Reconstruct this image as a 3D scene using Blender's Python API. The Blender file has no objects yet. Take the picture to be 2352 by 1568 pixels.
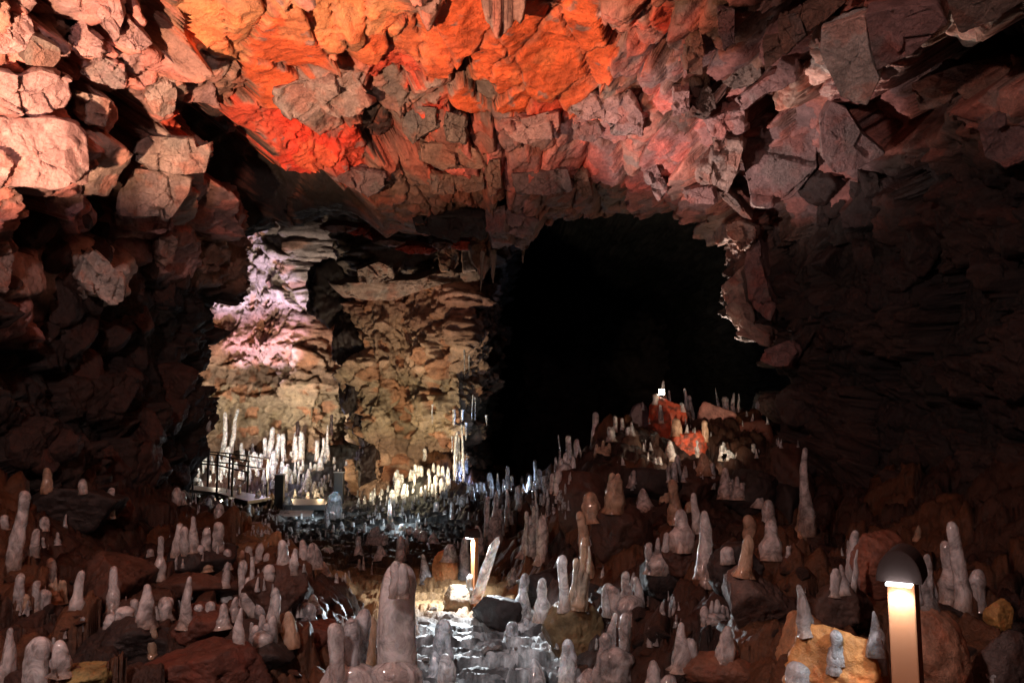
import bpy, bmesh, math, random
import numpy as np
from mathutils import Vector, Matrix
from mathutils.bvhtree import BVHTree

sc = bpy.context.scene
COL = sc.collection
R = math.radians

# ---------------------------------------------------------------- camera
FV = 1829.0            # focal length in the units of a 2352 px wide frame
EYE = Vector((0.0, 0.0, 1.6))
PITCH = math.atan(204.0 / FV)
cam_d = bpy.data.cameras.new("camera")
cam_d.sensor_width = 36.0
cam_d.lens = 36.0 * FV / 2352.0
cam_d.clip_start = 0.05
cam_d.clip_end = 200.0
cam = bpy.data.objects.new("camera", cam_d)
cam.location = EYE
cam.rotation_euler = (math.pi / 2 + PITCH, 0, 0)
COL.objects.link(cam)
sc.camera = cam

CP, SP = math.cos(PITCH), math.sin(PITCH)

def ray(px, py):
    u = (px - 1176.0) / FV
    v = (784.0 - py) / FV
    return Vector((u, CP - v * SP, SP + v * CP))

def W(px, py, d):
    r = ray(px, py)
    return EYE + r * (d / r.y)

def to_px(x, y, z):
    dz = z - 1.6
    depth = y * CP + dz * SP
    depth = np.where(depth < 0.05, 0.05, depth)
    up = dz * CP - y * SP
    return 1176.0 + FV * x / depth, 784.0 - FV * up / depth

# ---------------------------------------------------------------- world, exposure
w = bpy.data.worlds.new("World")
sc.world = w
w.use_nodes = True
bg = w.node_tree.nodes["Background"]
bg.inputs[0].default_value = (0.5, 0.35, 0.3, 1)
bg.inputs[1].default_value = 0.0
sc.view_settings.view_transform = 'Standard'
sc.view_settings.look = 'None'
sc.view_settings.exposure = 0.0
sc.view_settings.gamma = 1.0
sc.cycles.max_bounces = 6
sc.cycles.diffuse_bounces = 3
sc.cycles.glossy_bounces = 2
sc.cycles.transmission_bounces = 5
sc.cycles.caustics_reflective = False
sc.cycles.caustics_refractive = False
sc.cycles.sample_clamp_indirect = 4.0

# ---------------------------------------------------------------- lights
def spot(name, loc, aim, power, color, angle, blend=0.25, radius=0.05):
    d = bpy.data.lights.new(name, 'SPOT')
    d.energy = power
    d.color = color
    d.spot_size = R(angle)
    d.spot_blend = blend
    d.shadow_soft_size = radius
    o = bpy.data.objects.new(name, d)
    o.location = loc
    o.rotation_euler = (Vector(aim) - Vector(loc)).to_track_quat('-Z', 'Y').to_euler()
    COL.objects.link(o)
    return o

def point(name, loc, power, color, radius=0.03):
    d = bpy.data.lights.new(name, 'POINT')
    d.energy = power
    d.color = color
    d.shadow_soft_size = radius
    o = bpy.data.objects.new(name, d)
    o.location = loc
    COL.objects.link(o)
    return o

def aimed(name, loc, az, el, power, color, size, blend, radius=.05):
    a, e = R(az), R(el)
    d = Vector((math.sin(a) * math.cos(e), math.cos(a) * math.cos(e), math.sin(e)))
    return spot(name, loc, Vector(loc) + d, power, color, size, blend, radius)
# uplights hidden behind the bank at the left of the camera
aimed('ceiling_light', (-2.5, 2.4, 1.6), 16, 60, 1850, (1, .60, .38), 82, .35, .05)
aimed('wall_light', (-3.0, 2.1, 1.75), -4, 60, 150, (1, .62, .66), 82, .15, .04)
# lamps of the far chamber
spot('far_light', (-5.0, 16.6, .6), (-5.5, 21.5, 3.6), 1250, (1, .82, .62), 76, .6, .1)
spot('far_light_left', (-7.0, 18.9, .9), (-7.2, 21.5, 2.0), 110, (1, .86, .70), 150, .4, .1)
spot('far_purple', W(618, 1040, 19.0), W(600, 620, 21), 1300, (.80, .62, 1), 42, .5, .06)
spot('mid_light', (-1.9, 14.2, .8), (-2.3, 17, 2.6), 360, (1, .74, .45), 130, .4, .1)
# fill light added high at the left to brighten the ice, no lamp there
point('ice_fill', (-1.6, .2, 3.5), 350, (1, .70, .64), .10)


# ---------------------------------------------------------------- numpy noise
def _h(ix, iy, iz, seed):
    ix = ix.astype(np.uint32); iy = iy.astype(np.uint32); iz = iz.astype(np.uint32)
    h = ix * np.uint32(374761393) + iy * np.uint32(668265263) + iz * np.uint32(2147483647) + np.uint32((seed * 974634777) & 0xffffffff)
    h = (h ^ (h >> np.uint32(13))) * np.uint32(1274126177)
    h = (h ^ (h >> np.uint32(16))) * np.uint32(2246822519)
    return h ^ (h >> np.uint32(15))

def _f(h):
    return h.astype(np.float32) / np.float32(4294967295.0)

def vnoise(p, seed=0):
    i = np.floor(p).astype(np.int64)
    f = (p - i).astype(np.float32)
    f = f * f * f * (f * (f * 6 - 15) + 10)
    x, y, z = i[:, 0], i[:, 1], i[:, 2]
    fx, fy, fz = f[:, 0], f[:, 1], f[:, 2]
    def c(a, b, d): return _f(_h(x + a, y + b, z + d, seed))
    x00 = c(0, 0, 0) * (1 - fx) + c(1, 0, 0) * fx
    x10 = c(0, 1, 0) * (1 - fx) + c(1, 1, 0) * fx
    x01 = c(0, 0, 1) * (1 - fx) + c(1, 0, 1) * fx
    x11 = c(0, 1, 1) * (1 - fx) + c(1, 1, 1) * fx
    y0 = x00 * (1 - fy) + x10 * fy
    y1 = x01 * (1 - fy) + x11 * fy
    return (y0 * (1 - fz) + y1 * fz) * 2 - 1

def fbm(p, octaves=4, seed=0, gain=0.5):
    s = np.zeros(len(p), np.float32); a = 1.0; t = 0
    for o in range(octaves):
        s += a * vnoise(p * (2.03 ** o) + o * 17.3, seed + o * 7)
        t += a; a *= gain
    return s / t

def voro(p, seed=0):
    """F1, F2, three random numbers of the nearest cell, offset from its centre"""
    i = np.floor(p).astype(np.int64)
    n = len(p)
    F1 = np.full(n, 9.0, np.float32); F2 = F1.copy()
    rid = np.zeros((n, 3), np.float32); off = np.zeros((n, 3), np.float32)
    for a in (-1, 0, 1):
        for b in (-1, 0, 1):
            for c in (-1, 0, 1):
                h = _h(i[:, 0] + a, i[:, 1] + b, i[:, 2] + c, seed)
                cx = i[:, 0] + a + _f(h)
                cy = i[:, 1] + b + _f(h * np.uint32(1664525) + np.uint32(1013904223))
                cz = i[:, 2] + c + _f(h * np.uint32(22695477) + np.uint32(12345))
                d = np.stack([p[:, 0] - cx, p[:, 1] - cy, p[:, 2] - cz], 1).astype(np.float32)
                q = np.sqrt((d * d).sum(1))
                new = q < F1
                F2 = np.where(new, F1, np.minimum(F2, q))
                F1 = np.where(new, q, F1)
                off[new] = d[new]
                hh = h[new]
                rid[new] = np.stack([_f(hh * np.uint32(69069) + np.uint32(k * 77777 + 5)) for k in range(3)], 1)
    return F1, F2, rid, off

def sstep(a, b, x):
    t = np.clip((x - a) / (b - a), 0, 1)
    return t * t * (3 - 2 * t)

# ---------------------------------------------------------------- mesh helpers
def mesh_np(name, V, F, mat, col=None, smooth=True, parent=None, link=True):
    me = bpy.data.meshes.new(name)
    V = np.asarray(V, np.float32); F = np.asarray(F, np.int32)
    k = F.shape[1]
    me.vertices.add(len(V)); me.vertices.foreach_set("co", V.ravel())
    me.loops.add(F.size); me.loops.foreach_set("vertex_index", F.ravel())
    me.polygons.add(len(F))
    me.polygons.foreach_set("loop_start", np.arange(0, F.size, k, dtype=np.int32))
    me.update(calc_edges=True)
    me.validate()
    me.polygons.foreach_set("use_smooth", np.full(len(me.polygons), smooth))
    if col is not None:
        a = me.attributes.new("Col", 'FLOAT_COLOR', 'POINT')
        c = np.ones((len(V), 4), np.float32); c[:, :3] = col
        a.data.foreach_set("color", c.ravel())
    me.materials.append(mat)
    o = bpy.data.objects.new(name, me)
    if link: COL.objects.link(o)
    if parent is not None: o.parent = parent
    return o

def grid_faces(nr, nc, wrap=False):
    r = np.arange(nr - 1)[:, None]
    c = np.arange(nc if wrap else nc - 1)[None, :]
    c2 = (c + 1) % nc
    a = r * nc + c; b = r * nc + c2; d = (r + 1) * nc + c; e = (r + 1) * nc + c2
    return np.stack([a, b, e, d], -1).reshape(-1, 4)

def tag(o, label=None, cat=None, group=None, kind=None):
    if label: o['label'] = label
    if cat: o['category'] = cat
    if group: o['group'] = group
    if kind: o['kind'] = kind
    return o

def empty(name, loc):
    o = bpy.data.objects.new(name, None)
    o.location = loc
    o.empty_display_size = 0.1
    COL.objects.link(o)
    return o

# ---------------------------------------------------------------- materials
def new_mat(name):
    m = bpy.data.materials.new(name); m.use_nodes = True
    nt = m.node_tree
    return m, nt, nt.nodes["Principled BSDF"]

def N(nt, t, **kw):
    n = nt.nodes.new(t)
    for k, v in kw.items(): setattr(n, k, v)
    return n

def noise_node(nt, scale, detail=6, rough=0.6, dist=0.0, vec=None):
    n = N(nt, 'ShaderNodeTexNoise')
    n.inputs['Scale'].default_value = scale
    n.inputs['Detail'].default_value = detail
    n.inputs['Roughness'].default_value = rough
    n.inputs['Distortion'].default_value = dist
    if vec is not None: nt.links.new(vec, n.inputs['Vector'])
    return n

def ramp(nt, src, stops):
    r = N(nt, 'ShaderNodeValToRGB')
    e = r.color_ramp.elements
    while len(e) > 1: e.remove(e[-1])
    e[0].position = stops[0][0]; e[0].color = stops[0][1]
    for p, c in stops[1:]:
        q = e.new(p); q.color = c
    nt.links.new(src, r.inputs[0])
    return r

def math_node(nt, op, a, b=None):
    m = N(nt, 'ShaderNodeMath', operation=op)
    for k, s in enumerate((a, b)):
        if s is None: continue
        if isinstance(s, (int, float)): m.inputs[k].default_value = s
        else: nt.links.new(s, m.inputs[k])
    return m.outputs[0]

def g4(v, a=1): return (v, v, v, a)

def rock_material(name, rough=(0.5, 0.85), bump=0.9, scale=1.0, dist=0.02, base=None, spec=0.5, stretch=None):
    m, nt, b = new_mat(name)
    tc = N(nt, 'ShaderNodeTexCoord')
    vec = tc.outputs['Object']
    if stretch:
        mp = N(nt, 'ShaderNodeMapping'); mp.inputs['Scale'].default_value = stretch
        nt.links.new(vec, mp.inputs[0]); vec = mp.outputs[0]
    n1 = noise_node(nt, 5 * scale, 8, 0.62, 0.4, vec)
    n2 = noise_node(nt, 34 * scale, 8, 0.7, 0.2, vec)
    vo = N(nt, 'ShaderNodeTexVoronoi', feature='DISTANCE_TO_EDGE')
    vo.inputs['Scale'].default_value = 9 * scale
    wn = noise_node(nt, 6 * scale, 4, 0.6, 0, vec)
    mixv = N(nt, 'ShaderNodeMixRGB', blend_type='ADD'); mixv.inputs[0].default_value = 0.35
    nt.links.new(vec, mixv.inputs[1]); nt.links.new(wn.outputs['Color'], mixv.inputs[2])
    nt.links.new(mixv.outputs[0], vo.inputs['Vector'])
    crack = ramp(nt, vo.outputs['Distance'], [(0.0, g4(0)), (0.035, g4(1))])
    if base is None:
        at = N(nt, 'ShaderNodeAttribute', attribute_name='Col'); basec = at.outputs['Color']
    else:
        rgb = N(nt, 'ShaderNodeRGB'); rgb.outputs[0].default_value = (*base, 1); basec = rgb.outputs[0]
    r1 = ramp(nt, n1.outputs['Fac'], [(0.3, (0.55, 0.52, 0.52, 1)), (0.5, (1, 1, 1, 1)), (0.68, (1.35, 1.3, 1.28, 1))])
    mu = N(nt, 'ShaderNodeMixRGB', blend_type='MULTIPLY'); mu.inputs[0].default_value = 0.9
    nt.links.new(basec, mu.inputs[1]); nt.links.new(r1.outputs[0], mu.inputs[2])
    r2 = ramp(nt, n2.outputs['Fac'], [(0.32, g4(0.62)), (0.5, g4(1)), (0.7, g4(1.25))])
    mu2 = N(nt, 'ShaderNodeMixRGB', blend_type='MULTIPLY'); mu2.inputs[0].default_value = 0.8
    nt.links.new(mu.outputs[0], mu2.inputs[1]); nt.links.new(r2.outputs[0], mu2.inputs[2])
    nt.links.new(mu2.outputs[0], b.inputs['Base Color'])
    rr = ramp(nt, n1.outputs['Fac'], [(0.35, g4(rough[0])), (0.65, g4(rough[1]))])
    nt.links.new(rr.outputs[0], b.inputs['Roughness'])
    b.inputs['Specular IOR Level'].default_value = spec
    h = math_node(nt, 'ADD', math_node(nt, 'MULTIPLY', n1.outputs['Fac'], 1.2), math_node(nt, 'MULTIPLY', n2.outputs['Fac'], 0.55))
    h = math_node(nt, 'ADD', h, math_node(nt, 'MULTIPLY', crack.outputs[0], 0.10))
    bp = N(nt, 'ShaderNodeBump'); bp.inputs['Strength'].default_value = bump
    bp.inputs['Distance'].default_value = dist
    nt.links.new(h, bp.inputs['Height'])
    nt.links.new(bp.outputs[0], b.inputs['Normal'])
    return m

# ---------------------------------------------------------------- near passage: ceiling and walls
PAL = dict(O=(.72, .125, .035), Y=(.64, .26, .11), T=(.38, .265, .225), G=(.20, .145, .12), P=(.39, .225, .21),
           R=(.58, .075, .035), D=(.028, .02, .018), B=(.26, .14, .10), W=(.62, .54, .49), M=(.24, .15, .145), N=(.13, .085, .07))  # Y and P at the left also carry tints of the light
# px, py, push into the passage (m), colour, reach (px)
SEEDS = [  # D and N on pushed-back cells paint recess shade into the colour
 (60,90,.12,'P',20),(95,30,-.3,'B',0),(30,15,.1,'P',0),(190,15,.05,'P',0),(222,70,-.25,'B',0),(215,115,.12,'P',0),
 (275,50,.12,'P',15),(310,125,.15,'P',10),(345,60,-.2,'B',10),(110,195,.05,'P',10),(70,215,.18,'P',15),(212,245,.22,'T',5),
 (150,205,.0,'P',0),(60,345,.42,'P',45),(150,350,.42,'T',35),(150,470,.2,'P',5),(262,270,-.6,'N',25),(245,360,-.65,'N',25),
 (300,300,-.5,'N',10),(240,420,-.6,'N',25),(250,490,-.5,'N',15),(390,200,.12,'T',5),(368,240,.1,'P',5),(430,185,.0,'Y',0),
 (385,345,.3,'T',20),(455,345,.18,'T',0),(345,450,.34,'T',32),(425,445,.2,'P',0),(500,470,.32,'P',25),(330,530,.2,'P',10),
 (385,575,.22,'P',10),(325,560,.1,'P',0),(480,592,.15,'B',12),(520,330,-.55,'D',40),(600,450,-.6,'D',50),(690,480,-.45,'D',48),(770,515,-.35,'D',30),(640,530,-.4,'D',40),(470,280,-.45,'N',15),  # near-black D paints the shadow under the orange ceiling
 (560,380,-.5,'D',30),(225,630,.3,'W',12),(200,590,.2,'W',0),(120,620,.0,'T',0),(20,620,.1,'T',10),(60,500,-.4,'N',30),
 (10,740,.1,'P',0),(60,745,.05,'P',0),(320,330,-.4,'N',0),(330,200,.05,'P',10),(260,175,.05,'P',10),(160,110,-.1,'B',0),
 (80,150,.1,'P',10),(20,180,.1,'P',10),(410,290,.05,'R',0),(470,60,.02,'Y',10),(560,60,.06,'Y',20),(650,95,.1,'O',45),
 (625,165,.1,'O',25),(740,50,.06,'Y',15),(800,40,.06,'Y',10),(870,55,.05,'Y',10),(862,100,.08,'O',0),(900,85,.05,'Y',0),
 (735,235,.14,'T',38),(815,250,.04,'G',5),(485,165,.05,'T',10),(510,110,.04,'Y',0),(470,225,.04,'P',10),(545,205,.02,'B',10),
 (560,275,.05,'R',10),(660,315,.12,'R',35),(745,310,.08,'R',10),(930,105,.04,'O',10),(905,155,-.02,'R',16),(900,195,.02,'G',5),
 (985,212,.06,'T',10),(990,100,.08,'O',15),(1060,55,.1,'O',35),(1110,120,.08,'O',22),(1190,60,.1,'O',20),(1265,130,.14,'O',50),
 (1180,165,.1,'O',25),(1345,50,.08,'O',20),(1375,115,.06,'O',5),(1200,205,.12,'O',20),(1310,190,.1,'O',20),(1122,200,.0,'G',0),
 (1075,135,-.12,'G',0),(1000,242,.06,'R',5),(1085,238,.06,'O',5),(1250,235,.08,'R',20),(1350,225,.0,'G',0),
 (1022,285,.14,'G',8),(1063,270,-.35,'D',0),(1102,295,.12,'G',8),(1180,290,.1,'M',8),(1235,285,.12,'M',8),(1300,280,.12,'P',5),
 (1350,260,.1,'P',8),(1410,275,.16,'P',15),(905,330,-.25,'D',0),(955,315,-.1,'G',0),(1000,330,.05,'G',0),(865,295,-.15,'D',0),
 (800,350,.05,'R',10),(885,400,.12,'B',20),(950,380,.15,'B',5),(1050,350,.16,'P',20),(1125,350,.1,'P',5),(1205,350,.14,'M',10),
 (1300,350,.15,'P',10),(1395,360,.15,'P',15),(1450,335,.1,'T',5),(1000,430,.14,'B',15),(1125,430,.16,'B',15),(950,475,.12,'B',25),
 (1060,485,.12,'B',35),(1090,400,.1,'B',5),(1160,455,-.2,'D',0),(1215,430,.14,'M',12),(1300,430,.14,'M',12),(1255,400,.05,'M',0),
 (1350,450,.1,'M',5),(1150,520,.22,'M',8),(1210,510,.22,'M',10),(1290,490,.1,'M',10),(1400,440,.05,'G',12),
 (1455,110,.1,'M',5),(1425,35,.06,'P',10),(1485,60,.04,'P',5),(1525,45,.04,'R',0),(1440,200,.08,'G',5),(1510,160,.15,'M',8),
 (1545,110,-.1,'D',0),(1560,150,.1,'M',5),(1620,60,.18,'M',20),(1685,40,.2,'B',20),(1600,150,.15,'M',10),(1700,100,.22,'M',15),
 (1740,165,.16,'B',10),(1660,160,.1,'P',0),(1545,205,.2,'P',5),(1500,245,.22,'T',10),(1588,235,.25,'N',8),(1560,300,.3,'P',10),
 (1650,265,.22,'P',10),(1710,215,.2,'P',10),(1640,215,-.2,'D',0),(1620,370,.42,'T',14),(1680,370,.38,'T',10),(1650,430,.4,'P',8),
 (1700,480,.42,'T',6),(1535,405,.15,'P',10),(1560,355,.25,'P',5),(1490,430,.08,'P',10),(1770,350,.1,'M',55),(1840,300,.05,'M',10),
 (1760,270,-.2,'N',5),(1950,335,.2,'M',30),(1935,110,.2,'W',28),(1975,190,.15,'M',20),(2060,90,.15,'P',40),(1850,90,.15,'M',20),
 (1815,180,.15,'B',15),(2120,40,.15,'B',10),(2250,40,.15,'W',30),(2200,150,-.55,'D',20),(2090,240,-.4,'D',20),(2010,260,-.1,'M',5),
 (1740,420,.05,'M',20),(1880,430,.0,'M',20),(2300,110,-.4,'D',30),(2330,230,.2,'T',0),
]
MOUTH = [(415,1330),(425,1180),(440,1110),(470,1050),(452,960),(440,860),(450,790),(525,735),(515,650),(560,600),(700,565),
 (830,535),(960,515),(1110,500),(1130,545),(1220,540),(1250,505),(1350,500),(1480,495),(1600,492),(1690,505),(1700,600),
 (1660,680),(1700,760),(1760,790),(1750,840),(1800,870),(1795,930),(1800,1010),(1850,1100),(1900,1230),(1900,1330),(1176,1600)]
YM = 9.2
CY0 = Vector((0.0, 0, 2.1))
CM = W(1150, 850, YM)
def polar_profile(pts, c):
    a = np.array([math.atan2(p[1] - c[1], p[0] - c[0]) for p in pts])
    r = np.array([math.hypot(p[0] - c[0], p[1] - c[1]) for p in pts])
    o = np.argsort(a); a = a[o]; r = r[o]
    a = np.concatenate([a - 2 * math.pi, a, a + 2 * math.pi]); r = np.tile(r, 3)
    return a, r
mp = [(W(x, y, YM).x, W(x, y, YM).z) for x, y in MOUTH]
MA, MR = polar_profile(mp, (CM.x, CM.z))
def near_R(th, y):
    c, s = np.cos(th), np.sin(th)
    hw = np.where(c < 0, 3.75, 3.95)
    hh = np.where(s > 0, 2.62, 3.2)
    n = 2.7
    return (np.abs(c / hw) ** n + np.abs(s / hh) ** n) ** (-1 / n)

rock_near = rock_material('cave_rock', rough=(0.5, 0.85), bump=0.9, dist=0.03)
rock_dark = rock_material('cave_rock_far', rough=(0.45, 0.8), bump=1.0, dist=0.05)

def seed_cells(px, py):
    n = len(px)
    F1 = np.full(n, 1e4, np.float32); F2 = F1.copy(); idx = np.zeros(n, np.int32)
    for k, s in enumerate(SEEDS):
        dx = px - s[0]; dy = py - s[1]
        q = np.sqrt(dx * dx + dy * dy) - s[4]
        new = q < F1
        F2 = np.where(new, F1, np.minimum(F2, q))
        F1 = np.where(new, q, F1)
        idx[new] = k
    return F1, F2, idx

def build_passage():
    ys = np.concatenate([np.linspace(-3, 2.6, 40, endpoint=False), np.arange(2.6, 5.0, 0.022), np.arange(5.0, YM, 0.0125),
                         [YM, YM + .03, YM + .08, YM + .15, YM + .3, YM + .5, YM + .8, YM + 1.2, YM + 1.8, YM + 2.5],
                         np.linspace(YM + 3, 36, 90)])
    nth = 1500
    # denser on top and sides than under the floor
    u = np.linspace(0, 1, nth, endpoint=False)
    th = -math.pi / 2 + 2 * math.pi * u + 0.55 * np.sin(2 * math.pi * u) * -1.0
    Y, TH = np.meshgrid(ys, th, indexing='ij')
    Y = Y.ravel().astype(np.float32); TH = TH.ravel().astype(np.float32)
    t = sstep(6.2, 9.0, Y)
    t = t * 0.85 + 0.15 * np.clip((Y - 4) / (YM - 4), 0, 1)
    cx = CY0.x + (CM.x - CY0.x) * t; cz = CY0.z + (CM.z - CY0.z) * t
    THw = (TH + math.pi) % (2 * math.pi) - math.pi
    Rm = np.interp(THw, MA, MR)
    Rn = near_R(TH, Y)
    Rr = Rn * (1 - t) + Rm * t
    # beyond the mouth the passage opens into the dark far chamber
    far = np.clip((Y - YM) / 0.5, 0, 1) * (Y > YM)
    lf = sstep(.1, -.5, np.cos(TH)) * sstep(-.75, -.3, np.sin(TH))
    Rr = Rr + far * (1.6 + 5.5 * lf) + np.clip((Y - YM - 1) / 6, 0, 1) * 1.6
    ax, ay = cx + Rr * np.cos(TH), cz + Rr * np.sin(TH)
    apx, apy = to_px(ax, Y, ay)
    apx = apx + 14 * fbm(np.stack([ax, Y, ay], 1).astype(np.float32) * 2.5, 3, 91); apy = apy + 14 * fbm(np.stack([ax, Y, ay], 1).astype(np.float32) * 2.5, 3, 92)
    top = np.interp(apx, [440, 470, 540, 600, 700, 780, 880, 960], [330, 262, 300, 372, 388, 420, 500, 560])
    alc = sstep(0, 14, apy - top) * sstep(505, 545, apx + np.interp(apy, [250, 330, 400, 640], [60, 30, 0, -10])) * (1 - sstep(900, 960, apx)) * sstep(5.5, 6.0, Y) * (1 - sstep(8.35, 8.9, Y))
    Rr = Rr + 1.6 * alc
    endc = np.where(Y > 33, (36.0 - Y) / 3.0, 1); Rr = Rr * np.clip(endc, 0.0, 1)
    endc = np.where(Y < -2.2, (Y + 3.0) / 0.8, 1); Rr = Rr * np.clip(endc, 0.0, 1)
    c, s = np.cos(TH), np.sin(TH)
    X = cx + Rr * c; Z = cz + Rr * s
    P = np.stack([X, Y, Z], 1).astype(np.float32)
    px, py = to_px(X, Y, Z)
    # warp
    w1 = fbm(P * 2.2, 3, 5); w2 = fbm(P * 2.2, 3, 15); w3 = fbm(P * 9, 3, 25); w4 = fbm(P * 9, 3, 35)
    px2 = px + 16 * w1 + 9 * w3; py2 = py + 16 * w2 + 9 * w4
    F1, F2, idx = seed_cells(px2, py2)
    S = np.array([(q[0], q[1], q[2]) for q in SEEDS], np.float32)
    C = np.array([PAL[q[3]] for q in SEEDS], np.float32)
    inview = (Y > 2.2) & (Y < YM + 0.02)
    m = inview & (F1 < 75)
    mw = np.where(m, 1 - sstep(35, 75, F1), 0)
    rs = np.random.RandomState(4)
    TL = rs.uniform(-1, 1, (len(SEEDS), 2)).astype(np.float32)
    dxy = np.stack([px2 - S[idx, 0], py2 - S[idx, 1]], 1)
    tilt = (TL[idx] * dxy).sum(1) * 0.0016
    push = S[idx, 2] * 0.85 + np.clip(tilt, -.12, .12)
    edge = np.clip((F2 - F1) / 5.0, 0, 1)
    rnd = np.clip((F2 - F1) / 26.0, 0, 1)
    crust = np.isin(idx, [k for k, q_ in enumerate(SEEDS) if q_[3] in 'OYR']).astype(np.float32)
    seedD = push * (1 - .25 * crust) - (1 - edge) * (0.10 - .055 * crust) - (1 - rnd) ** 2 * (0.05 - .035 * crust)
    # random blocks elsewhere
    q = P * np.array([2.1, 1.9, 2.3], np.float32) + 0.35 * np.stack([w1, w2, w3], 1)
    a1, a2, rid, off = voro(q, 3)
    e = np.clip((a2 - a1) / 0.08, 0, 1)
    rand_amp = 0.22
    randD = (rid[:, 0] - 0.4) * rand_amp * 1.7 + ((rid[:, 1:] - 0.5) * off[:, 1:]).sum(1) * 0.45 - (1 - e) * 0.09
    D = seedD * mw + randD * (1 - mw)
    # smaller blocks on all
    b1, b2, rid2, off2 = voro(P * np.array([6.5, 6.5, 5.0], np.float32) + 0.4 * np.stack([w3, w4, w1], 1), 9)
    e2 = np.clip((b2 - b1) / 0.07, 0, 1)
    ORG = np.isin(idx, [k for k, q_ in enumerate(SEEDS) if q_[3] in 'OYT']) & m
    small = 0.55 * (1 - 0.82 * ORG)
    D += small * ((rid2[:, 0] - 0.5) * 0.10 + (rid2[:, 1:] - .5).dot(np.array([0, 0])) + ((rid2[:, 1:] - 0.5) * off2[:, 1:]).sum(1) * 0.12 - (1 - e2) * 0.03)
    c1, c2, rid3, off3 = voro(P * 17.0 + 0.4 * np.stack([w3, w4, w1], 1), 19)
    D += (0.35 + small) * ((rid3[:, 0] - .5) * 0.022 - (1 - np.clip((c2 - c1) / 0.12, 0, 1)) * 0.010)
    D += 0.05 * fbm(P * 4.0, 5, 40)
    D += 0.16 * fbm(P * 0.9, 3, 60)
    fade = np.where(Y > YM, np.clip(1 - (Y - YM) / 0.3, 0, 1) * 0.0 + 0.9, 1.0)
    D = D * fade
    Rd = np.maximum(Rr - D, 0.02)
    X = cx + Rd * c; Z = cz + Rd * s
    yj = Y + np.where(inview, 0.10 * (rid[:, 2] - .5) * np.clip((Y - 8) / 1.2, 0, 1), 0)
    V = np.stack([X, yj, Z], 1)
    # colours
    base = np.array([.20, .115, .085], np.float32)
    vary = np.stack([(rid[:, k] - 0.5) for k in range(3)], 1)
    rc = base[None] * (1 + 0.55 * vary.mean(1)[:, None] * 2)
    pink = np.array([.36, .19, .15], np.float32); grey = np.array([.17, .13, .115], np.float32)
    rc = np.where((rid[:, :1] > .7), pink, rc); rc = np.where(rid[:, :1] < .25, grey, rc)
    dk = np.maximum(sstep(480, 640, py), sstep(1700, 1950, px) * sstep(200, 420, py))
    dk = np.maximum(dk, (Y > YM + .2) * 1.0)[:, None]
    rc = rc * (1 - .91 * dk)  # lower and right walls: their dimness is painted into the rock colour
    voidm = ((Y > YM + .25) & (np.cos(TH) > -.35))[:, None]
    rc = np.where(voidm, rc * .35, rc)  # black hollow: lack of light painted as darker rock
    f5 = fbm(P * 13 + 5, 4, 71); f6 = fbm(P * 13 + 5, 4, 72)
    g1_, g2_, cidx = seed_cells(px2 + 20 * f5, py2 + 20 * f6)
    sc_ = C[cidx]
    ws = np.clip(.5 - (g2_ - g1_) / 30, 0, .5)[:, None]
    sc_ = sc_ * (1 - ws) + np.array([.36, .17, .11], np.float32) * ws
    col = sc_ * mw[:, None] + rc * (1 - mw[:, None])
    # patches of other rock showing through the oxide crust; yellow at the left is also light tint
    n = fbm(P * 2.6 + 9, 4, 77)
    n2 = fbm(P * 7 + 3, 4, 88)
    org = (np.isin(idx, [k for k, q_ in enumerate(SEEDS) if q_[3] in 'OR']) & m)[:, None]
    ytan = np.array(PAL['Y'], np.float32) * 0.95
    gr = np.array([.24, .17, .15], np.float32)
    k1 = sstep(.22, .34, n)[:, None] * org; k2 = sstep(.34, .44, n2)[:, None] * org * .8
    left = (1 - sstep(520, 900, px))[:, None]  # yellow grows to the left: warm light tint carried by the colour
    col = col * (1 - k1 * (.25 + .6 * left)) + ytan * k1 * (.25 + .6 * left)
    col = col * (1 - k2) + gr * k2
    # iron-red tint on random sub-blocks of the upper walls
    k3 = ((rid2[:, 2] > .62) & (py < 520) & ~org[:, 0])[:, None] * 0.55
    col = col * (1 - k3) + col * np.array([1.5, .8, .65], np.float32) * k3
    st = sstep(225, 270, py + 25 * w3) * (1 - sstep(380, 460, py + 40 * w1)) * sstep(520, 600, px) * (1 - sstep(1450, 1720, px)) * sstep(-.35, .25, n) * .8
    st = np.maximum(st, .6 * sstep(1380, 1440, px) * (1 - sstep(1560, 1700, px)) * (1 - sstep(180, 330, py)) * sstep(-.2, .3, n2))
    st = (st * (Y < YM))[:, None]
    col = col * (1 - st) + col * np.array([1.5, .68, .58], np.float32) * st
    col *= (0.82 + 0.36 * rid2[:, 1])[:, None]
    # colour darker along the cracks between seed cells
    ce = (1 - np.clip((F2 - F1) / 4.0, 0, 1)) * mw
    col = col * (1 - .6 * ce[:, None])
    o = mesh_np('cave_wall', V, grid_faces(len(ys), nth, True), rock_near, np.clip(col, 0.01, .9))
    tag(o, kind='structure')
    return o
cave = build_passage()

# ---------------------------------------------------------------- ground
def lerp_path(y):
    return np.interp(y, [0, 3, 4.6, 6, 7.2, 9, 12, 16, 20], [-.15, -.12, -.08, -.25, -.55, -1.1, -2.0, -3.2, -4.2])

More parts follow.
